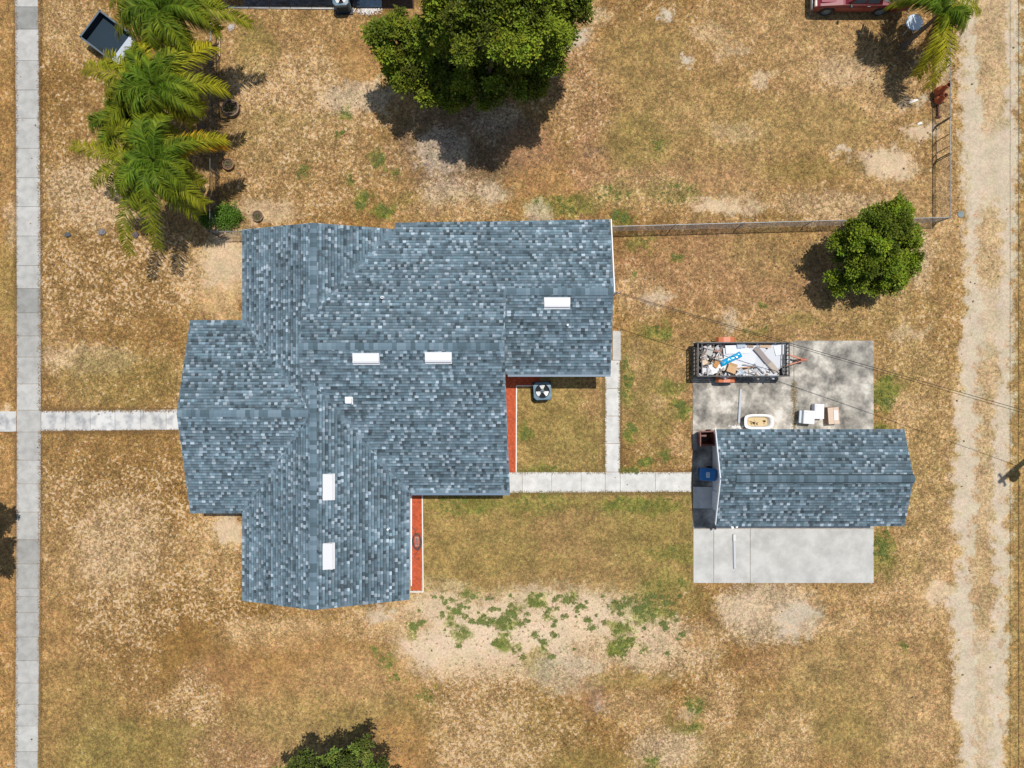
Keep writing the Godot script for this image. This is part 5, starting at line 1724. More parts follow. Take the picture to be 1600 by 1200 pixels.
	var bas := Basis(d.normalized().cross(Vector3.UP) * -1.0, Vector3.UP, d.normalized())
	m.cbox(Transform3D(bas, (p0 + p1) / 2 + Vector3(0, 0.08, 0)), Vector3(0.12, 0.09, d.length()), 0.02)
	for k in 3: m.cbox(Transform3D(bas, (p0 + p1) / 2 + Vector3(-0.035 + k * 0.035, 0.126, 0)), Vector3(0.02, 0.012, d.length()), 0.004)
	solo("rain_pipe", m, M.paint, "white rain pipe lying on the stained pad near the bathtub", "pipe", Vector3.ZERO, 0.0, "rain pipes lying on the pad")
	p0 = P(1146.5, 834)
	p1 = P(1147.5, 889)
	d = p1 - p0
	bas = Basis(d.normalized().cross(Vector3.UP) * -1.0, Vector3.UP, d.normalized())
	m = MB.new()
	m.col = Color(0.46, 0.48, 0.50)
	m.cbox(Transform3D(bas, (p0 + p1) / 2 + Vector3(0, 0.085, 0.12)), Vector3(0.13, 0.1, d.length() - 0.3), 0.025)
	m.col = Color(0.58, 0.57, 0.55)
	m.cbox(Transform3D(bas, p0 + d * 0.1 + Vector3(0, 0.095, 0)), Vector3(0.165, 0.13, 0.38), 0.03)
	for k in 3: m.cbox(Transform3D(bas, p0.lerp(p1, 0.94) + Vector3(0, 0.05, 0)), Vector3(0.15, 0.05, 0.05), 0.01)
	solo("rain_pipe", m, M.paint, "white rain pipe with a wider collar on the clean pad south of the garage", "pipe", Vector3.ZERO, 0.0, "rain pipes lying on the pad")
	var wk := MB.new()
	for i in 420:
		var q := P(1240.5 + rng.randfn(0, 1.3) + 2.0 * sin(i * 0.013), rng.randf_range(598, 670)) + Vector3(0, 0.035, 0)
		wk.col = [Color(0.22, 0.15, 0.08), Color(0.30, 0.21, 0.11), Color(0.16, 0.15, 0.05), Color(0.36, 0.27, 0.16)][rng.randi() % 4]
		var dv := Vector3(rng.randfn(0, 0.04), rng.randf_range(0.0, 0.05), rng.randfn(0, 0.04))
		var sv := Vector3(dv.z, 0, -dv.x).normalized() * 0.016
		wk.tri(q - sv, q + sv, q + dv * 1.6)
	var wo := part("dead_weeds", wk, M.straw, self)
	tag(wo, "dead brown weeds in the joint of the stained pad", "weeds", "", "stuff")
	# plaster crumbs at the garage corner
	k_crumbs()

func k_crumbs() -> void:
	var m := MB.new()
	for i in 26:
		var q := P(1151 + rng.randfn(0, 5), 667.5 + rng.randfn(0, 1.2))
		m.col = jit(Color(0.72, 0.70, 0.68), 0.15)
		m.box(Transform3D(Basis.from_euler(Vector3(rng.randf(), rng.randf() * 3, rng.randf())), q + Vector3(0, 0.05, 0)), Vector3.ONE * rng.randf_range(0.03, 0.10))
	var o := part("rubble", m, M.matte, self)
	tag(o, "white plaster crumbs beside the bathtub at the garage eave", "rubble", "", "stuff")

func cart() -> void:
	# open dark utility cart turned against the walk, with a bright plate at its near end
	var c := thing("utility_trailer", "dark open utility cart with a bright metal plate, half under the palms", "trailer", P(170, 60, 0.5) * Vector3(1, 0, 1), 0.0)
	var u := (P(163, 22, 0.75) - P(132, 63, 0.75)).normalized()        # along the short side
	var w := Vector3(-u.z, 0, u.x)
	c.rotation.y = atan2(-w.z, w.x)
	var m := MB.new()
	m.col = Color(0.012, 0.028, 0.045)
	m.bx(Vector3(-0.05, 0.42, 0), Vector3(1.75, 0.06, 1.62))
	part("bed", m, M.matte, c)
	for s in [[-0.93, 0, 0.05, 1.7], [0.0, -0.83, 1.86, 0.05], [0.0, 0.83, 1.86, 0.05]]:
		m = MB.new()
		m.col = Color(0.015, 0.022, 0.03)
		m.bx(Vector3(s[0], 0.64, s[1]), Vector3(s[2], 0.44, s[3]))
		m.col = Color(0.10, 0.13, 0.16)
		m.bx(Vector3(s[0], 0.875, s[1]), Vector3(s[2] + 0.03, 0.03, s[3] + 0.03))
		part("side", m, M.matte, c)
	m = MB.new()
	m.col = Color(0.48, 0.52, 0.55)
	m.bx(Vector3(1.08, 0.62, 0), Vector3(0.42, 0.05, 1.55))
	for i in 40:
		m.box(Transform3D(Basis(Vector3.UP, 0.8 if i % 2 else -0.8), Vector3(0.92 + 0.08 * (i % 5), 0.647, -0.72 + 0.19 * (i / 5))), Vector3(0.06, 0.008, 0.02))
	part("metal_plate", m, M.metal, c)
	for s in [-1.0, 1.0]:
		m = MB.new()
		m.col = Color(0.02, 0.02, 0.02)
		m.lathe([Vector2(0.0, -0.08), Vector2(0.2, -0.08), Vector2(0.26, -0.04), Vector2(0.26, 0.04), Vector2(0.2, 0.08), Vector2(0, 0.08)], 20, Transform3D(Basis.from_euler(Vector3(PI / 2, 0, 0)), Vector3(0.0, 0.26, s * 0.72)))
		part("wheel", m, M.rubber, c)
	m = MB.new()
	m.col = Color(0.03, 0.03, 0.03)
	m.tube([Vector3(1.2, 0.42, 0.3), Vector3(2.1, 0.42, 0)], [0.03], 6)
	m.tube([Vector3(1.2, 0.42, -0.3), Vector3(2.1, 0.42, 0)], [0.03], 6)
	part("tongue", m, M.metal, c)

# ------------------------------------------------------------------ trailer full of debris
func trailer() -> void:
	rng.seed = 21
	var x0 := 9.33
	var x1 := 13.93
	var z0 := -2.08
	var z1 := -0.40
	var H := 1.35
	var o := thing("dump_trailer", "black mesh sided trailer with orange fenders, loaded with white debris", "trailer")
	var m := MB.new()
	m.col = Color(0.10, 0.085, 0.07)
	m.bx(Vector3((x0 + x1) / 2, 0.56, (z0 + z1) / 2), Vector3(x1 - x0, 0.06, z1 - z0))
	part("deck", m, M.wood, o)
	var blk := Color(0.022, 0.024, 0.027)
	for z in [z0, z1]:
		for y in [0.56, 0.95, H]:
			m = MB.new()
			m.col = blk * 0.8
			m.bx(Vector3((x0 + x1) / 2, y, z), Vector3(x1 - x0 + 0.06, 0.055, 0.055))
			part("rail", m, M.paint, o)
		for k in 8:
			m = MB.new()
			m.col = blk
			m.bx(Vector3(lerpf(x0, x1, k / 7.0), 0.95, z + 0.003), Vector3(0.048, 0.8, 0.045))
			part("post", m, M.paint, o)
		# expanded metal
		m = MB.new()
		m.col = Color(0.02, 0.022, 0.025)
		var L := x1 - x0
		for s in [-1.0, 1.0]:
			var i := 0
			while i * 0.07 < L + 0.8:
				var a := Vector2(x0 + i * 0.07 - (0.8 if s > 0 else 0.0), 0.58)
				var b := Vector2(a.x + s * 0.78, H - 0.02)
				var t0 := clampf((x0 - a.x) / (b.x - a.x) if s > 0 else (x1 - a.x) / (b.x - a.x), 0, 1)
				var t1 := clampf((x1 - a.x) / (b.x - a.x) if s > 0 else (x0 - a.x) / (b.x - a.x), 0, 1)
				i += 1
				if t1 - t0 < 0.02: continue
				var p := a.lerp(b, t0)
				var q := a.lerp(b, t1)
				m.quad(Vector3(p.x, p.y, z - 0.004), Vector3(p.x + 0.013, p.y, z + 0.004), Vector3(q.x + 0.013, q.y, z + 0.004), Vector3(q.x, q.y, z - 0.004))
		var mm := part("side_mesh", m, M.metal, o)
		mm.set_meta("kind", "stuff")
	# tail ramp and front gate
	for g in [[x0, "ramp_gate"], [x1 - 0.06, "front_gate"]]:
		m = MB.new()
		m.col = blk * 0.8
		var x: float = g[0]
		for y in ([0.62, H] if g[1] == "ramp_gate" else [0.62, 0.9, 1.1, H + 0.1]):
			m.bx(Vector3(x, y, (z0 + z1) / 2), Vector3(0.06, 0.06, z1 - z0 - 0.06))
			if g[1] == "ramp_gate": m.bx(Vector3(x + 0.2, y, (z0 + z1) / 2), Vector3(0.045, 0.045, z1 - z0 - 0.1))
		for k in 9:
			m.bx(Vector3(x + 0.002, 0.98, lerpf(z0 + 0.06, z1 - 0.06, k / 8.0)), Vector3(0.035, 0.72, 0.035))
		part(g[1], m, M.paint, o)
	m = MB.new()
	m.col = blk * 1.4
	for k in 5: m.bx(Vector3(x1 - 0.17, 1.02 + 0.02 * k, lerpf(z0 + 0.2, z1 - 0.2, k / 4.0)), Vector3(0.24, 0.03, 0.03))
	for k in 2: m.bx(Vector3(x1 - 0.29 + 0.12 * k, 1.14, (z0 + z1) / 2), Vector3(0.03, 0.03, z1 - z0 - 0.2))
	part("rack", m, M.paint, o)
	# orange fenders with wheels below
	for s in [-1.0, 1.0]:
		var zc: float = (z1 + 0.17) if s > 0 else (z0 - 0.17)
		m = MB.new()
		m.col = Color(0.52, 0.15, 0.06)
		var xs := [10.45, 10.55, 10.78, 11.12, 11.35, 11.45]
		var ysl := [0.52, 0.74, 0.82, 0.82, 0.74, 0.52]
		for k in 5:
			var a := Vector3(xs[k], ysl[k], zc - 0.15)
			var b := Vector3(xs[k + 1], ysl[k + 1], zc - 0.15)
			var w := Vector3(0, 0, 0.3)
			m.out_quad(a, b, b + w, a + w, Vector3(0, 1, 0))
			m.out_quad(a + w, b + w, b + w - Vector3(0, 0.06, 0), a + w - Vector3(0, 0.06, 0), Vector3(0, 0, 1))
			m.out_quad(a, b, b - Vector3(0, 0.06, 0), a - Vector3(0, 0.06, 0), Vector3(0, 0, -1))
		part("fender", m, M.paint, o)
		m = MB.new()
		m.col = Color(0.016, 0.016, 0.018)
		m.lathe([Vector2(0.17, -0.1), Vector2(0.3, -0.1), Vector2(0.345, -0.06), Vector2(0.345, 0.06), Vector2(0.3, 0.1), Vector2(0.17, 0.1)], 28, Transform3D(Basis.from_euler(Vector3(PI / 2, 0, 0)), Vector3(10.95, 0.345, zc)))
		var wh := part("wheel", m, M.rubber, o)
		m = MB.new()
		m.col = Color(0.4, 0.4, 0.4)
		m.lathe([Vector2(0.0, 0.07), Vector2(0.17, 0.09), Vector2(0.18, -0.09), Vector2(0, -0.07)], 20, Transform3D(Basis.from_euler(Vector3(PI / 2, 0, 0)), Vector3(10.95, 0.345, zc)))
		part("rim", m, M.metal, wh)
	# orange drawbar
	m = MB.new()
	m.col = Color(0.42, 0.14, 0.07)
	var tip := Vector3(15.0, 0.52, -1.24)
	for s in [-1.0, 1.0]:
		var a := Vector3(x1 + 0.02, 0.52, -1.24 + s * 0.34)
		var d := tip - a
		m.box(Transform3D(Basis(Vector3.UP, -atan2(d.z, d.x)), (a + tip) / 2 + Vector3(0, 0.002 * s, 0)), Vector3(d.length(), 0.11, 0.075))
	part("drawbar", m, M.paint, o)
	m = MB.new()
	m.col = Color(0.36, 0.10, 0.05)
	m.cbox(Transform3D(Basis.IDENTITY, tip + Vector3(-0.05, 0.03, 0)), Vector3(0.36, 0.13, 0.13), 0.03)
	part("coupler", m, M.paint, o)
	m = MB.new()
	m.col = Color(0.30, 0.09, 0.05)
	m.tube([Vector3(14.7, 0.1, -1.24), Vector3(14.7, 0.95, -1.24)], [0.035], 8)
	m.tube([Vector3(14.7, 0.93, -1.24), Vector3(14.86, 0.95, -1.3)], [0.015], 6)
	part("jack", m, M.metal, o)
	debris()

func sheet(called: String, label: String, cat: String, px: float, py: float, h: float, l: float, w: float, th: float, turn: float, tint: Color, tilt := 0.0, roll := 0.0, group := "debris loaded in the mesh trailer") -> void:
	# a slightly uneven board: its long side along the turned x axis
	var m := MB.new()
	m.col = jit(tint, 0.1)
	var t := Transform3D(Basis.from_euler(Vector3(roll, 0, tilt)), Vector3.ZERO)
	var n := 4
	var poly := PackedVector2Array()
	for k in n: poly.append(Vector2(-l / 2 + l * k / n + rng.randf_range(-0.02, 0.02), -w / 2 + rng.randf_range(-0.025, 0.015)))
	poly.append(Vector2(l / 2, -w / 2 + rng.randf_range(-0.03, 0.02)))
	for k in n: poly.append(Vector2(l / 2 - l * k / n + rng.randf_range(-0.02, 0.02), w / 2 + rng.randf_range(-0.015, 0.025)))
	poly.append(Vector2(-l / 2 + rng.randf_range(-0.03, 0.03), w / 2))
	m.extrude(poly, -th / 2, th / 2, t * Transform3D(Basis.from_euler(Vector3(PI / 2, 0, 0)), Vector3.ZERO))
	solo(called, m, M.matte, label, cat, P(px, py, h), turn, group)

func debris() -> void:
	var W := Color(0.60, 0.61, 0.64)
	# filler heap below, then the sheets that show
	var m := MB.new()
	for i in 240:
		m.col = [Color(0.55, 0.54, 0.54), Color(0.25, 0.19, 0.14), Color(0.40, 0.36, 0.33), Color(0.65, 0.65, 0.67), Color(0.12, 0.11, 0.11)][rng.randi() % 5]
		m.box(Transform3D(Basis.from_euler(Vector3(rng.randfn(0, 0.25), rng.randf() * 3.1, rng.randfn(0, 0.25))), Vector3(rng.randf_range(9.7, 13.5), rng.randf_range(0.62, 0.86), rng.randf_range(-1.95, -0.52))), Vector3(rng.randf_range(0.1, 0.5), rng.randf_range(0.02, 0.06), rng.randf_range(0.04, 0.22)))
	for i in 170:
		m.col = [Color(0.55, 0.55, 0.57), Color(0.60, 0.58, 0.55), Color(0.20, 0.16, 0.13), Color(0.34, 0.27, 0.2), Color(0.42, 0.42, 0.44)][rng.randi() % 5]
		var gx := rng.randf_range(9.6, 13.5)
		m.box(Transform3D(Basis.from_euler(Vector3(rng.randfn(0, 0.2), rng.randf() * 3.1, rng.randfn(0, 0.2))), Vector3(gx, rng.randf_range(0.98, 1.06), rng.randf_range(-1.95, -0.52) if gx < 10.6 else (-0.62 + rng.randfn(0, 0.14)))), Vector3(rng.randf_range(0.05, 0.32), rng.randf_range(0.01, 0.04), rng.randf_range(0.02, 0.09)))
	var heap := part("scrap", m, M.matte, self)
	tag(heap, "heap of broken scrap at the bottom of the trailer load", "scrap", "", "stuff")
	sheet("plasterboard", "big white board in the middle of the trailer load, under the blue bag", "board", 1158, 558, 0.95, 1.7, 1.05, 0.02, 0.1, W, 0.02, -0.02)
	sheet("plasterboard", "long white board tilting toward the drawbar end of the load", "board", 1192, 561, 0.98, 1.35, 1.05, 0.02, -0.55, W, 0.04)
	sheet("plasterboard", "white board beyond the grey plank near the front gate", "board", 1213, 557, 1.0, 1.15, 0.85, 0.02, -0.8, W * 0.98, -0.04)
	sheet("plasterboard", "white corner piece jammed against the front gate", "board", 1220, 546, 1.08, 0.62, 0.5, 0.02, 0.25, W, 0.1)
	sheet("plasterboard", "white board under the blue bag at the ramp end", "board", 1128, 570, 1.0, 1.25, 0.5, 0.02, 0.42, Color(0.78, 0.77, 0.76), 0.02)
	sheet("plasterboard", "pale lilac board along the far rail of the trailer", "board", 1152, 546, 1.0, 1.2, 0.42, 0.02, 0.04, Color(0.66, 0.67, 0.74), -0.02)
	sheet("plasterboard", "white strip lying along the south rail of the trailer", "board", 1186, 583, 1.0, 1.6, 0.28, 0.02, -0.02, W, 0.0)
	sheet("plasterboard", "small white board at the tail corner by the south rail", "board", 1106, 580, 0.95, 0.62, 0.3, 0.02, -0.1, W * 0.96, 0.05)
	sheet("plasterboard", "white broken board piece left of the drawbar beside the plank foot", "board", 1202, 580, 1.02, 0.8, 0.4, 0.02, -0.65, W, 0.0)
	sheet("plasterboard", "blue grey tile board against the far rail", "board", 1158, 540, 1.1, 0.42, 0.22, 0.03, 0.1, Color(0.38, 0.43, 0.48), 0.05)
	sheet("plank", "wide grey brown plank lying slantwise over the white boards", "plank", 1197, 562, 1.12, 1.62, 0.27, 0.03, -0.86, Color(0.31, 0.26, 0.245), 0.02)
	sheet("plank", "tan plank stub at the foot of the grey plank", "plank", 1208, 574, 1.14, 0.55, 0.25, 0.025, -0.86, Color(0.42, 0.36, 0.29), 0.03)
	sheet("plank", "thin orange stick lying east of the carton", "plank", 1168, 574, 1.08, 0.7, 0.035, 0.03, 0.06, Color(0.45, 0.26, 0.15))
	sheet("plank", "thin grey stick crossing above the orange one", "plank", 1172, 571, 1.1, 0.75, 0.03, 0.03, -0.1, Color(0.30, 0.29, 0.29))
	sheet("plank", "long grey trim strip bending over the white boards", "plank", 1186, 576, 1.12, 0.7, 0.03, 0.025, -0.75, Color(0.25, 0.25, 0.27))
	sheet("plank", "tan floor board under the far rail near the front", "plank", 1196, 541, 1.02, 0.6, 0.16, 0.025, -0.03, Color(0.48, 0.35, 0.24))
	sheet("plank", "short brown board at the far rail beside the blue grey tile", "plank", 1172, 541, 1.0, 0.35, 0.16, 0.025, 0.0, Color(0.33, 0.24, 0.18))
	sheet("tile", "pale olive tile leaning near the tail ramp", "tile", 1109, 549, 1.05, 0.3, 0.4, 0.03, -0.35, Color(0.46, 0.45, 0.40), 0.2)
	sheet("plank", "reddish wood scrap near the tail ramp", "plank", 1121, 548, 1.0, 0.42, 0.12, 0.03, 0.15, Color(0.32, 0.17, 0.12), 0.1)
	sheet("plank", "lilac pale trim at the tail ramp top corner", "plank", 1101, 548, 0.95, 0.5, 0.09, 0.03, 1.3, Color(0.45, 0.40, 0.42), 0.05)
	sheet("plank", "second pale trim beside the tail ramp", "plank", 1100, 556, 0.98, 0.45, 0.07, 0.03, 0.5, Color(0.5, 0.45, 0.42), 0.05)
	sheet("tile", "tan tile scrap at the ramp end below the olive tile", "tile", 1101, 566, 0.92, 0.32, 0.22, 0.02, 0.3, Color(0.62, 0.48, 0.34))
	sheet("tile", "blue tile beside the carton at the south rail", "tile", 1157, 582, 1.02, 0.22, 0.2, 0.03, 0.1, Color(0.36, 0.48, 0.58))
	sheet("plank", "thin dark stick along the south rail", "plank", 1172, 584, 1.06, 0.6, 0.03, 0.03, -0.25, Color(0.12, 0.12, 0.13))
	sheet("plank", "dark strip leaning near the blue bag end", "plank", 1126, 564, 1.16, 0.5, 0.04, 0.03, -0.5, Color(0.20, 0.19, 0.19))
	# blue sack
	var b := thing("plastic_sack", "shiny bright blue plastic sack lying across the load", "sack", P(1142, 561, 1.1), 0.46)
	var g := MB.new()
	g.col = Color(0.006, 0.30, 0.55)
	var f := FastNoiseLite.new()
	f.seed = 5; f.frequency = 3.0
	var nx := 22
	var nz := 10
	var pt := func(i: int, j: int, s: float) -> Vector3:
		var u := i / float(nx) * 2 - 1
		var v := j / float(nz) * 2 - 1
		var hh := 0.085 * sqrt(maxf(0, 1 - pow(absf(u), 6))) * sqrt(maxf(0, 1 - v * v)) + 0.018 * f.get_noise_2d(u * 0.7, v * 0.4)
		return Vector3(u * 0.57, s * hh, v * (0.15 + 0.02 * f.get_noise_1d(u)))
	for i in nx:
		for j in nz:
			for s in [-1.0, 1.0]:
				g.out_quad(pt.call(i, j, s), pt.call(i + 1, j, s), pt.call(i + 1, j + 1, s), pt.call(i, j + 1, s), Vector3(0, s, 0))
	part("sack", g, M.gloss, b)
	g = MB.new()
	g.col = Color(0.42, 0.62, 0.72)
	for k in 5: g.box(Transform3D(Basis.from_euler(Vector3(0, 0.3, 0.0)), Vector3(-0.18 + k * 0.11, 0.094, -0.01 + 0.02 * (k % 2))), Vector3(0.06, 0.006, 0.05))
	part("print", g, M.paint, b)
	g = MB.new()
	g.col = Color(0.25, 0.45, 0.58)
	g.box(Transform3D(Basis.IDENTITY, Vector3(0.57, 0.02, 0)), Vector3(0.03, 0.05, 0.2))
	part("hem", g, M.paint, b)
	# orange wood offcut and the carton
	sheet("wood_offcut", "orange wood offcut at the ramp end of the blue sack", "wood", 1119, 569, 1.1, 0.32, 0.22, 0.05, 1.2, Color(0.44, 0.22, 0.07), 0.1)
	var h := 1.3
	var c := thing("cardboard_box", "small tan cardboard box in the trailer beside the blue sack", "box", P(1143.5, 577, h) - Vector3(0, 0.3, 0), -0.35)
	m = MB.new()
	m.col = Color(0.42, 0.25, 0.12)
	m.cbox(Transform3D(Basis.IDENTITY, Vector3(0, 0.15, 0)), Vector3(0.44, 0.3, 0.36), 0.006)
	part("carton", m, M.matte, c)
	m = MB.new()
	m.col = Color(0.53, 0.34, 0.18)
	for s in [-1.0, 1.0]: m.box(Transform3D(Basis.from_euler(Vector3(0, 0, -0.03 * s)), Vector3(s * 0.112, 0.306, 0)), Vector3(0.218, 0.006, 0.35))
	m.box(Transform3D(Basis.from_euler(Vector3(0.5, 0, 0)), Vector3(0.0, 0.27, -0.24)), Vector3(0.42, 0.006, 0.16))
	part("flap", m, M.matte, c)

# ------------------------------------------------------------------ pickup truck
func truck() -> void:
	var x0 := 15.42
	var z := -20.05
	var o := thing("pickup_truck", "red pickup truck parked on the dry grass near the lone palm", "truck", Vector3(x0, 0, z))
	var red := Color(0.19, 0.014, 0.026)
	var m := MB.new()
	m.col = red
	var poly := PackedVector2Array([Vector2(0.05, 0.42)])
	for w in [0.78, 3.55]:
		for k in 9:
			var a := PI - PI * k / 8.0
			poly.append(Vector2(w + 0.41 * cos(a), 0.40 + 0.41 * sin(a)))
	poly.append_array([Vector2(4.85, 0.45), Vector2(4.88, 0.98), Vector2(1.35, 1.04), Vector2(0.25, 0.94), Vector2(0.02, 0.8)])
	m.extrude(poly, -0.86, 0.86)
	m.col = red * 1.1
	m.cbox(Transform3D(Basis.IDENTITY, Vector3(0.8, 0.97, 0)), Vector3(1.1, 0.08, 1.45), 0.035)
	for s in [-1.0, 1.0]:
		m.cbox(Transform3D(Basis.IDENTITY, Vector3(2.3, 0.80, s * 0.865)), Vector3(4.4, 0.07, 0.03), 0.012)
	part("body", m, M.car, o)
	m = MB.new()
	m.col = red
	# cab: tapered block, windows set proud of it
	var b0 := [Vector3(1.45, 1.02, 0.84), Vector3(3.35, 1.02, 0.84), Vector3(3.15, 1.62, 0.68), Vector3(2.0, 1.62, 0.68)]
	var rim := []
	for p in b0: rim.append(p * Vector3(1, 1, -1))
	m.out_quad(b0[0], b0[1], b0[2], b0[3], Vector3(0, 0, 1))
	m.out_quad(rim[0], rim[1], rim[2], rim[3], Vector3(0, 0, -1))
	m.out_quad(b0[3], b0[2], rim[2], rim[3], Vector3.UP)
	m.out_quad(b0[0], b0[3], rim[3], rim[0], Vector3(-1, 0.5, 0))
	m.out_quad(b0[1], b0[2], rim[2], rim[1], Vector3(1, 0.5, 0))
	part("cab", m, M.car, o)
	for s in [-1.0, 1.0]:
		for q in [[0.12, 0.48], [0.54, 0.9]]:
			m = MB.new()
			m.col = Color(0.10, 0.13, 0.15)
			var f := func(u: float, v: float) -> Vector3:
				var a: Vector3 = b0[0].lerp(b0[1], u)
				var b: Vector3 = b0[3].lerp(b0[2], u)
				var p := a.lerp(b, v) + Vector3(0, 0, 0.006)
				return p * Vector3(1, 1, s)
			m.out_quad(f.call(q[0], 0.15), f.call(q[1], 0.15), f.call(q[1], 0.88), f.call(q[0], 0.88), Vector3(0, 0.2, s))
			part("window", m, M.glass, o)
		m = MB.new()
		m.col = Color(0.03, 0.03, 0.03)
		m.cbox(Transform3D(Basis.IDENTITY, Vector3(1.72, 1.1, s * 0.97)), Vector3(0.12, 0.14, 0.2), 0.03)
		part("mirror", m, M.plastic, o)
		m = MB.new()
		m.col = Color(0.3, 0.3, 0.3)
		m.bx(Vector3(2.7, 0.93, s * 0.872), Vector3(0.16, 0.03, 0.03))
		part("handle", m, M.metal, o)
		m = MB.new()
		m.col = Color(0.6, 0.55, 0.45)
		m.cbox(Transform3D(Basis.IDENTITY, Vector3(0.08, 0.78, s * 0.66)), Vector3(0.14, 0.15, 0.34), 0.03)
		part("headlight", m, M.plastic, o)
		for w in [0.78, 3.55]:
			m = MB.new()
			m.col = Color(0.02, 0.024, 0.028)
			var t := Transform3D(Basis.from_euler(Vector3(PI / 2 * s, 0, 0)), Vector3(w, 0.37, s * 0.78))
			m.lathe([Vector2(0.2, -0.11), Vector2(0.33, -0.11), Vector2(0.37, -0.07), Vector2(0.37, 0.07), Vector2(0.33, 0.11), Vector2(0.22, 0.11)], 30, t)
			var wh := part("wheel", m, M.rubber, o)
			m = MB.new()
			m.col = Color(0.22, 0.28, 0.31)
			m.lathe([Vector2(0.23, 0.10), Vector2(0.19, 0.12), Vector2(0.17, 0.07), Vector2(0.07, 0.10), Vector2(0, 0.11)], 24, t)
			for k in 5:
				m.box(t * Transform3D(Basis(Vector3.UP, TAU * k / 5), Vector3.ZERO).translated_local(Vector3(0.12, 0.10, 0)), Vector3(0.14, 0.03, 0.05))
			part("rim", m, M.metal, wh)
	m = MB.new()
	m.col = Color(0.09, 0.12, 0.14)
	m.out_quad(Vector3(1.53, 1.1, 0.76), Vector3(1.53, 1.1, -0.76), Vector3(1.93, 1.57, -0.63), Vector3(1.93, 1.57, 0.63), Vector3(-1, 0.5, 0))
	part("windscreen", m, M.glass, o)
	m = MB.new()
	m.col = Color(0.03, 0.03, 0.032)
	m.bx(Vector3(4.1, 1.015, 0), Vector3(1.3, 0.02, 1.4))
	part("bed_liner", m, M.plastic, o)
	m = MB.new()
	m.col = Color(0.25, 0.25, 0.26)
	m.cbox(Transform3D(Basis.IDENTITY, Vector3(0.0, 0.5, 0)), Vector3(0.16, 0.2, 1.7), 0.04)
	m.cbox(Transform3D(Basis.IDENTITY, Vector3(4.9, 0.5, 0)), Vector3(0.14, 0.2, 1.7), 0.04)
	part("bumper", m, M.metal, o)

# ------------------------------------------------------------------ power pole and wires
func wire(called: String, label: String, a: Vector3, b: Vector3, sag: float, r: float, group := "overhead wires at the alley") -> void:
	var m := MB.new()
	m.col = Color(0.035, 0.033, 0.03)
	var pts := []
	for i in 41:
		var t := i / 40.0
		pts.append(a.lerp(b, t) - Vector3(0, sag * 4.0 * t * (1 - t), 0))
	m.tube(pts, [r], 6)
	solo(called, m, M.rubber, label, "wire", Vector3.ZERO, 0.0, group)

func power() -> void:
	var at := Vector3(28.37, 0, 2.67)
	var lean := Vector3(-0.125, 0, 0)
	var o := thing("power_pole", "wooden power pole standing on the far side of the alley", "pole", at)
	var m := MB.new()
	m.col = Color(0.20, 0.15, 0.11)
	m.tube([Vector3(0, -0.3, 0), Vector3(0, 5, 0) + lean * 5, Vector3(0, 10.1, 0) + lean * 10.1], [0.17, 0.15, 0.11], 12)
	part("post", m, M.bark, o)
	m = MB.new()
	m.col = Color(0.18, 0.14, 0.1)
	m.bx(Vector3(-1.2, 9.6, 0.0), Vector3(0.1, 0.12, 0.7), 0.5)
	part("crossarm", m, M.wood, o)
	for x in [-0.3, 0.3]:
		m = MB.new()
		m.col = Color(0.25, 0.27, 0.3)
		m.lathe([Vector2(0.03, 9.6), Vector2(0.07, 9.72), Vector2(0.05, 9.77), Vector2(0.07, 9.82), Vector2(0.03, 9.9), Vector2(0, 9.9)], 12, Transform3D(Basis.IDENTITY, Vector3(-1.2 + x * 0.48, 0, x * 0.88)))
		part("insulator", m, M.plastic, o)
	m = MB.new()
	m.col = Color(0.26, 0.28, 0.29)
	m.lathe([Vector2(0, 6.9), Vector2(0.24, 6.92), Vector2(0.24, 7.7), Vector2(0.18, 7.8), Vector2(0, 7.82)], 18, Transform3D(Basis.IDENTITY, Vector3(-0.95, 0, 0.36)))
	part("transformer", m, M.paint, o)
	var mast := Vector3(4.95, 3.95, -4.25)
	wire("service_wire", "thicker service wire running from the house gable across trailer and alley", mast, at + Vector3(-0.95, 6.6, 0), 0.35, 0.013)
	wire("service_wire", "thinner service wire hanging just below the thicker one", mast + Vector3(0, -0.1, 0.03), at + Vector3(-0.92, 6.35, 0.1), 0.42, 0.010)
	wire("phone_wire", "low wire along the far edge of the alley", at + Vector3(-1.05, 5.5, -160), at + Vector3(-1.05, 5.5, 160), 0.0, 0.02)
	wire("power_wire", "high wire along the far edge of the alley", at + Vector3(-1.1, 7.8, -160), at + Vector3(-1.1, 7.8, 160), 0.0, 0.012)

# ------------------------------------------------------------------ small plants
func blade_tuft(n: int, h: float, w: float, lean: float, seed_: int) -> ArrayMesh:
	var r := RandomNumberGenerator.new()
	r.seed = seed_
	var mb := MB.new()
	for i in n:
		var a := r.randf() * TAU
		var d := Vector3(cos(a), 0, sin(a))
		var s := Vector3(-d.z, 0, d.x) * w * r.randf_range(0.6, 1.2)
		var l := h * r.randf_range(0.6, 1.2)
		var p := d * 0.02
		var mid := p + d * lean * l * 0.5 + Vector3(0, l * 0.7, 0)
		var tip := p + d * lean * l * r.randf_range(0.9, 1.3) + Vector3(0, l * r.randf_range(0.5, 1.0), 0)
		var f := r.randf_range(0.75, 1.2)
		mb.col = Color(f, f, f)
		mb.quad(p - s, p + s, mid + s * 0.7, mid - s * 0.7)
		mb.tri(mid - s * 0.7, mid + s * 0.7, tip)
	return mb.mesh()

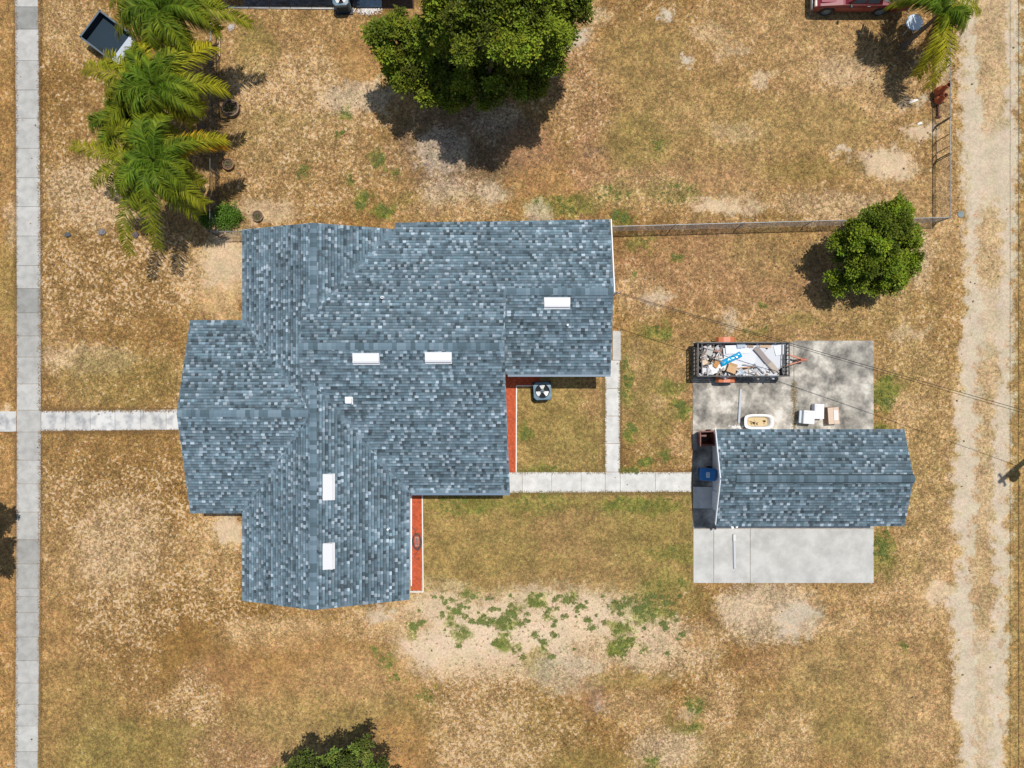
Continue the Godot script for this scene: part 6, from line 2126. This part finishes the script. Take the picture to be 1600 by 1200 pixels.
func plants() -> void:
	rng.seed = 31
	# low ferny shrub by the house corner
	var o := thing("fern_shrub", "low bright green ferny shrub at the fence by the house corner", "shrub", P(350, 337))
	for i in 9:
		var st := MB.new()
		st.col = Color(0.16, 0.13, 0.06)
		var d := Vector3(rng.randfn(0, 0.4), rng.randf_range(0.3, 0.55), rng.randfn(0, 0.25))
		st.tube([Vector3(d.x * 0.3, -0.05, d.z * 0.3), d * 0.6, d], [0.014, 0.01, 0.005], 5)
		part("stem", st, M.bark, o)
	var sx := []
	var sc := []
	for k in 640:
		var c: Vector3 = [Vector3(0.28, 0.34, -0.12), Vector3(-0.1, 0.3, 0.05), Vector3(-0.55, 0.22, 0.2), Vector3(0.1, 0.26, 0.3), Vector3(0.45, 0.36, 0.1)][rng.randi() % 5]
		var p := c * Vector3(1.35, 1, 1.3) + Vector3(rng.randfn(0, 0.2), rng.randfn(0, 0.09), rng.randfn(0, 0.17))
		sx.append(Transform3D(Basis(Vector3.UP, rng.randf() * TAU) * Basis(Vector3.RIGHT, rng.randfn(0, 0.6)), Vector3(p.x, maxf(p.y, 0.08), p.z)))
		var f := rng.randf_range(0.55, 1.4)
		sc.append(Color(0.10 * f, 0.19 * f, 0.022 * f))
	multi("foliage", leaf_spray(12, 0.085, 0.12, 77), M.leaf, sx, sc, o)
	# green weeds on the bare patches
	var xf := []
	var cols := []
	for b in blobs():
		if b[4] != 4: continue
		var cnt := int(b[2] * b[3] * 0.55 * b[5])
		if b[2] > 16: cnt = int(cnt * 0.35)
		var clumps := []
		for k in 3 + int(sqrt(b[2] * b[3]) * 0.5):
			var ca := rng.randf() * TAU
			var cr := sqrt(rng.randf())
			clumps.append([b[0] + cos(ca) * cr * b[2], b[1] + sin(ca) * cr * b[3], rng.randf_range(1.0, 4.0)])
		for k in cnt:
			var cl: Array = clumps[rng.randi() % clumps.size()]
			var p := P(cl[0] + rng.randfn(0, cl[2]), cl[1] + rng.randfn(0, cl[2] * 0.8))
			if p.x > 9.4 and p.x < 18.8 and p.z > -2.3 and p.z < 10.4: continue
			var s := rng.randf_range(0.5, 1.3)
			xf.append(Transform3D(Basis(Vector3.UP, rng.randf() * TAU).scaled(Vector3(s, s, s)), p))
			cols.append(jit(Color(0.125, 0.190, 0.035).lerp(Color(0.24, 0.24, 0.07), rng.randf() * 0.8), 0.3))
	for c in 120:
		var cx := rng.randf_range(645, 1070)
		var cy := 928.0 + absf(rng.randfn(0, 42))
		if cy > 1035: continue
		var cr := rng.randf_range(0.8, 3.6)
		for k in int(6 + cr * cr * 4):
			var p := P(cx + rng.randfn(0, cr), cy + rng.randfn(0, cr * 0.7))
			var s := rng.randf_range(0.4, 1.0)
			xf.append(Transform3D(Basis(Vector3.UP, rng.randf() * TAU).scaled(Vector3(s, s, s)), p))
			cols.append(jit(Color(0.12, 0.19, 0.035).lerp(Color(0.24, 0.23, 0.08), rng.randf() * 0.8), 0.3))
	# loose scatter over the sandy strip and the sod edges
	for q in [[640, 925, 1080, 1060, 700], [560, 240, 1000, 340, 260], [812, 700, 942, 736, 60], [970, 560, 1080, 738, 160]]:
		for k in q[4]:
			var p := P(rng.randf_range(q[0], q[2]), rng.randf_range(q[1], q[3]))
			var s := rng.randf_range(0.3, 0.8)
			xf.append(Transform3D(Basis(Vector3.UP, rng.randf() * TAU).scaled(Vector3(s, s, s)), p))
			cols.append(jit(Color(0.15, 0.19, 0.045).lerp(Color(0.3, 0.24, 0.1), rng.randf()), 0.3))
	var w := multi("weeds", blade_tuft(9, 0.09, 0.012, 0.9, 3), M.leaf, xf, cols, self)
	tag(w, "green weeds in the bare sand and at the edges of the lawn", "weeds", "", "stuff")
	# dead grass standing a little above the sand
	xf = []
	cols = []
	var keep := [[277, 345, 960, 952], [24, -20, 62, 1220], [0, 640, 280, 674], [1081, 530, 1367, 912], [945, 515, 970, 770], [790, 736, 1082, 771], [1488, -20, 1578, 1220]]
	var n := 0
	while n < 90000:
		var px := rng.randf_range(-40, 1640)
		var py := rng.randf_range(-40, 1240)
		n += 1
		var ok := true
		for q in keep:
			if px > q[0] and px < q[2] and py > q[1] and py < q[3]:
				ok = false
				break
		if not ok and not (px > 668 and px < 1078 and py > 776 and py < 922) and not (px > 812 and px < 942 and py > 610 and py < 734): continue
		var gt := ground_tint(px, py)
		if gt.b > 0.22: continue
		var s := rng.randf_range(0.5, 1.2)
		xf.append(Transform3D(Basis(Vector3.UP, rng.randf() * TAU).scaled(Vector3(s, s * 0.8, s)), P(px, py)))
		gt.a = 1.0
		cols.append(jit(gt * rng.randf_range(0.7, 1.25), 0.1))
	for k in 4500:
		var e := rng.randi() % 7
		var px := 0.0
		var py := 0.0
		if e < 2: px = 25.5 + rng.randfn(-0.6, 1.1); py = rng.randf_range(-20, 1220)
		elif e < 4: px = 63.0 + rng.randfn(0.6, 1.1); py = rng.randf_range(-20, 1220)
		elif e == 4: px = rng.randf_range(64, 276); py = (640.0 if rng.randf() < 0.5 else 674.5) + rng.randfn(0, 0.9)
		elif e == 5: px = (944.4 if rng.randf() < 0.5 else 969.8) + rng.randfn(0, 0.7); py = rng.randf_range(565, 737)
		else: px = rng.randf_range(800, 1080); py = (737.0 if rng.randf() < 0.4 else 770.3) + rng.randfn(0, 0.8)
		if px > 945 and px < 969 and py < 745: continue
		if py > 640 and py < 674 and px < 66: continue
		var gt := ground_tint(px, py)
		gt.a = 1.0
		var s := rng.randf_range(0.7, 1.5)
		xf.append(Transform3D(Basis(Vector3.UP, rng.randf() * TAU).scaled(Vector3(s, s, s)), P(px, py)))
		cols.append(jit(gt * rng.randf_range(0.85, 1.25), 0.12))
	var g := multi("dry_grass", blade_tuft(7, 0.06, 0.006, 1.3, 4), M.straw, xf, cols, self)
	tag(g, "short dead grass standing over the sandy lawn", "grass", "", "stuff")

	# fallen leaves and twigs, thickest under the trees
	var lx := []
	var lc := []
	var lf := MB.new()
	lf.col = Color(1, 1, 1)
	lf.quad(Vector3(-0.035, 0.008, -0.018), Vector3(0.0, 0.02, -0.03), Vector3(0.04, 0.008, 0.0), Vector3(0.0, 0.014, 0.026))
	for k in 5200:
		var c: Array = [[745, 190, 130, 90], [1320, 420, 90, 60], [545, 1170, 90, 50], [280, 260, 110, 130], [1410, 90, 60, 70], [800, 600, 900, 700], [800, 600, 900, 700]][rng.randi() % 7]
		var px: float = c[0] + rng.randfn(0, c[2] * 0.6)
		var py: float = c[1] + rng.randfn(0, c[3] * 0.6)
		if (px > 277 and px < 960 and py > 345 and py < 952) or (px > 1082 and px < 1430 and py > 530 and py < 912): continue
		var s := rng.randf_range(0.6, 1.9)
		lx.append(Transform3D(Basis(Vector3.UP, rng.randf() * TAU).scaled(Vector3(s, 1.0, s)), P(px, py) + Vector3(0, 0.03, 0)))
		lc.append(jit(Color(0.10, 0.058, 0.026).lerp(Color(0.22, 0.15, 0.08), rng.randf()), 0.3))
	var lm := multi("fallen_leaves", lf.mesh(), M.straw, lx, lc, self)
	tag(lm, "fallen brown leaves scattered over the lawn and under the trees", "leaves", "", "stuff")
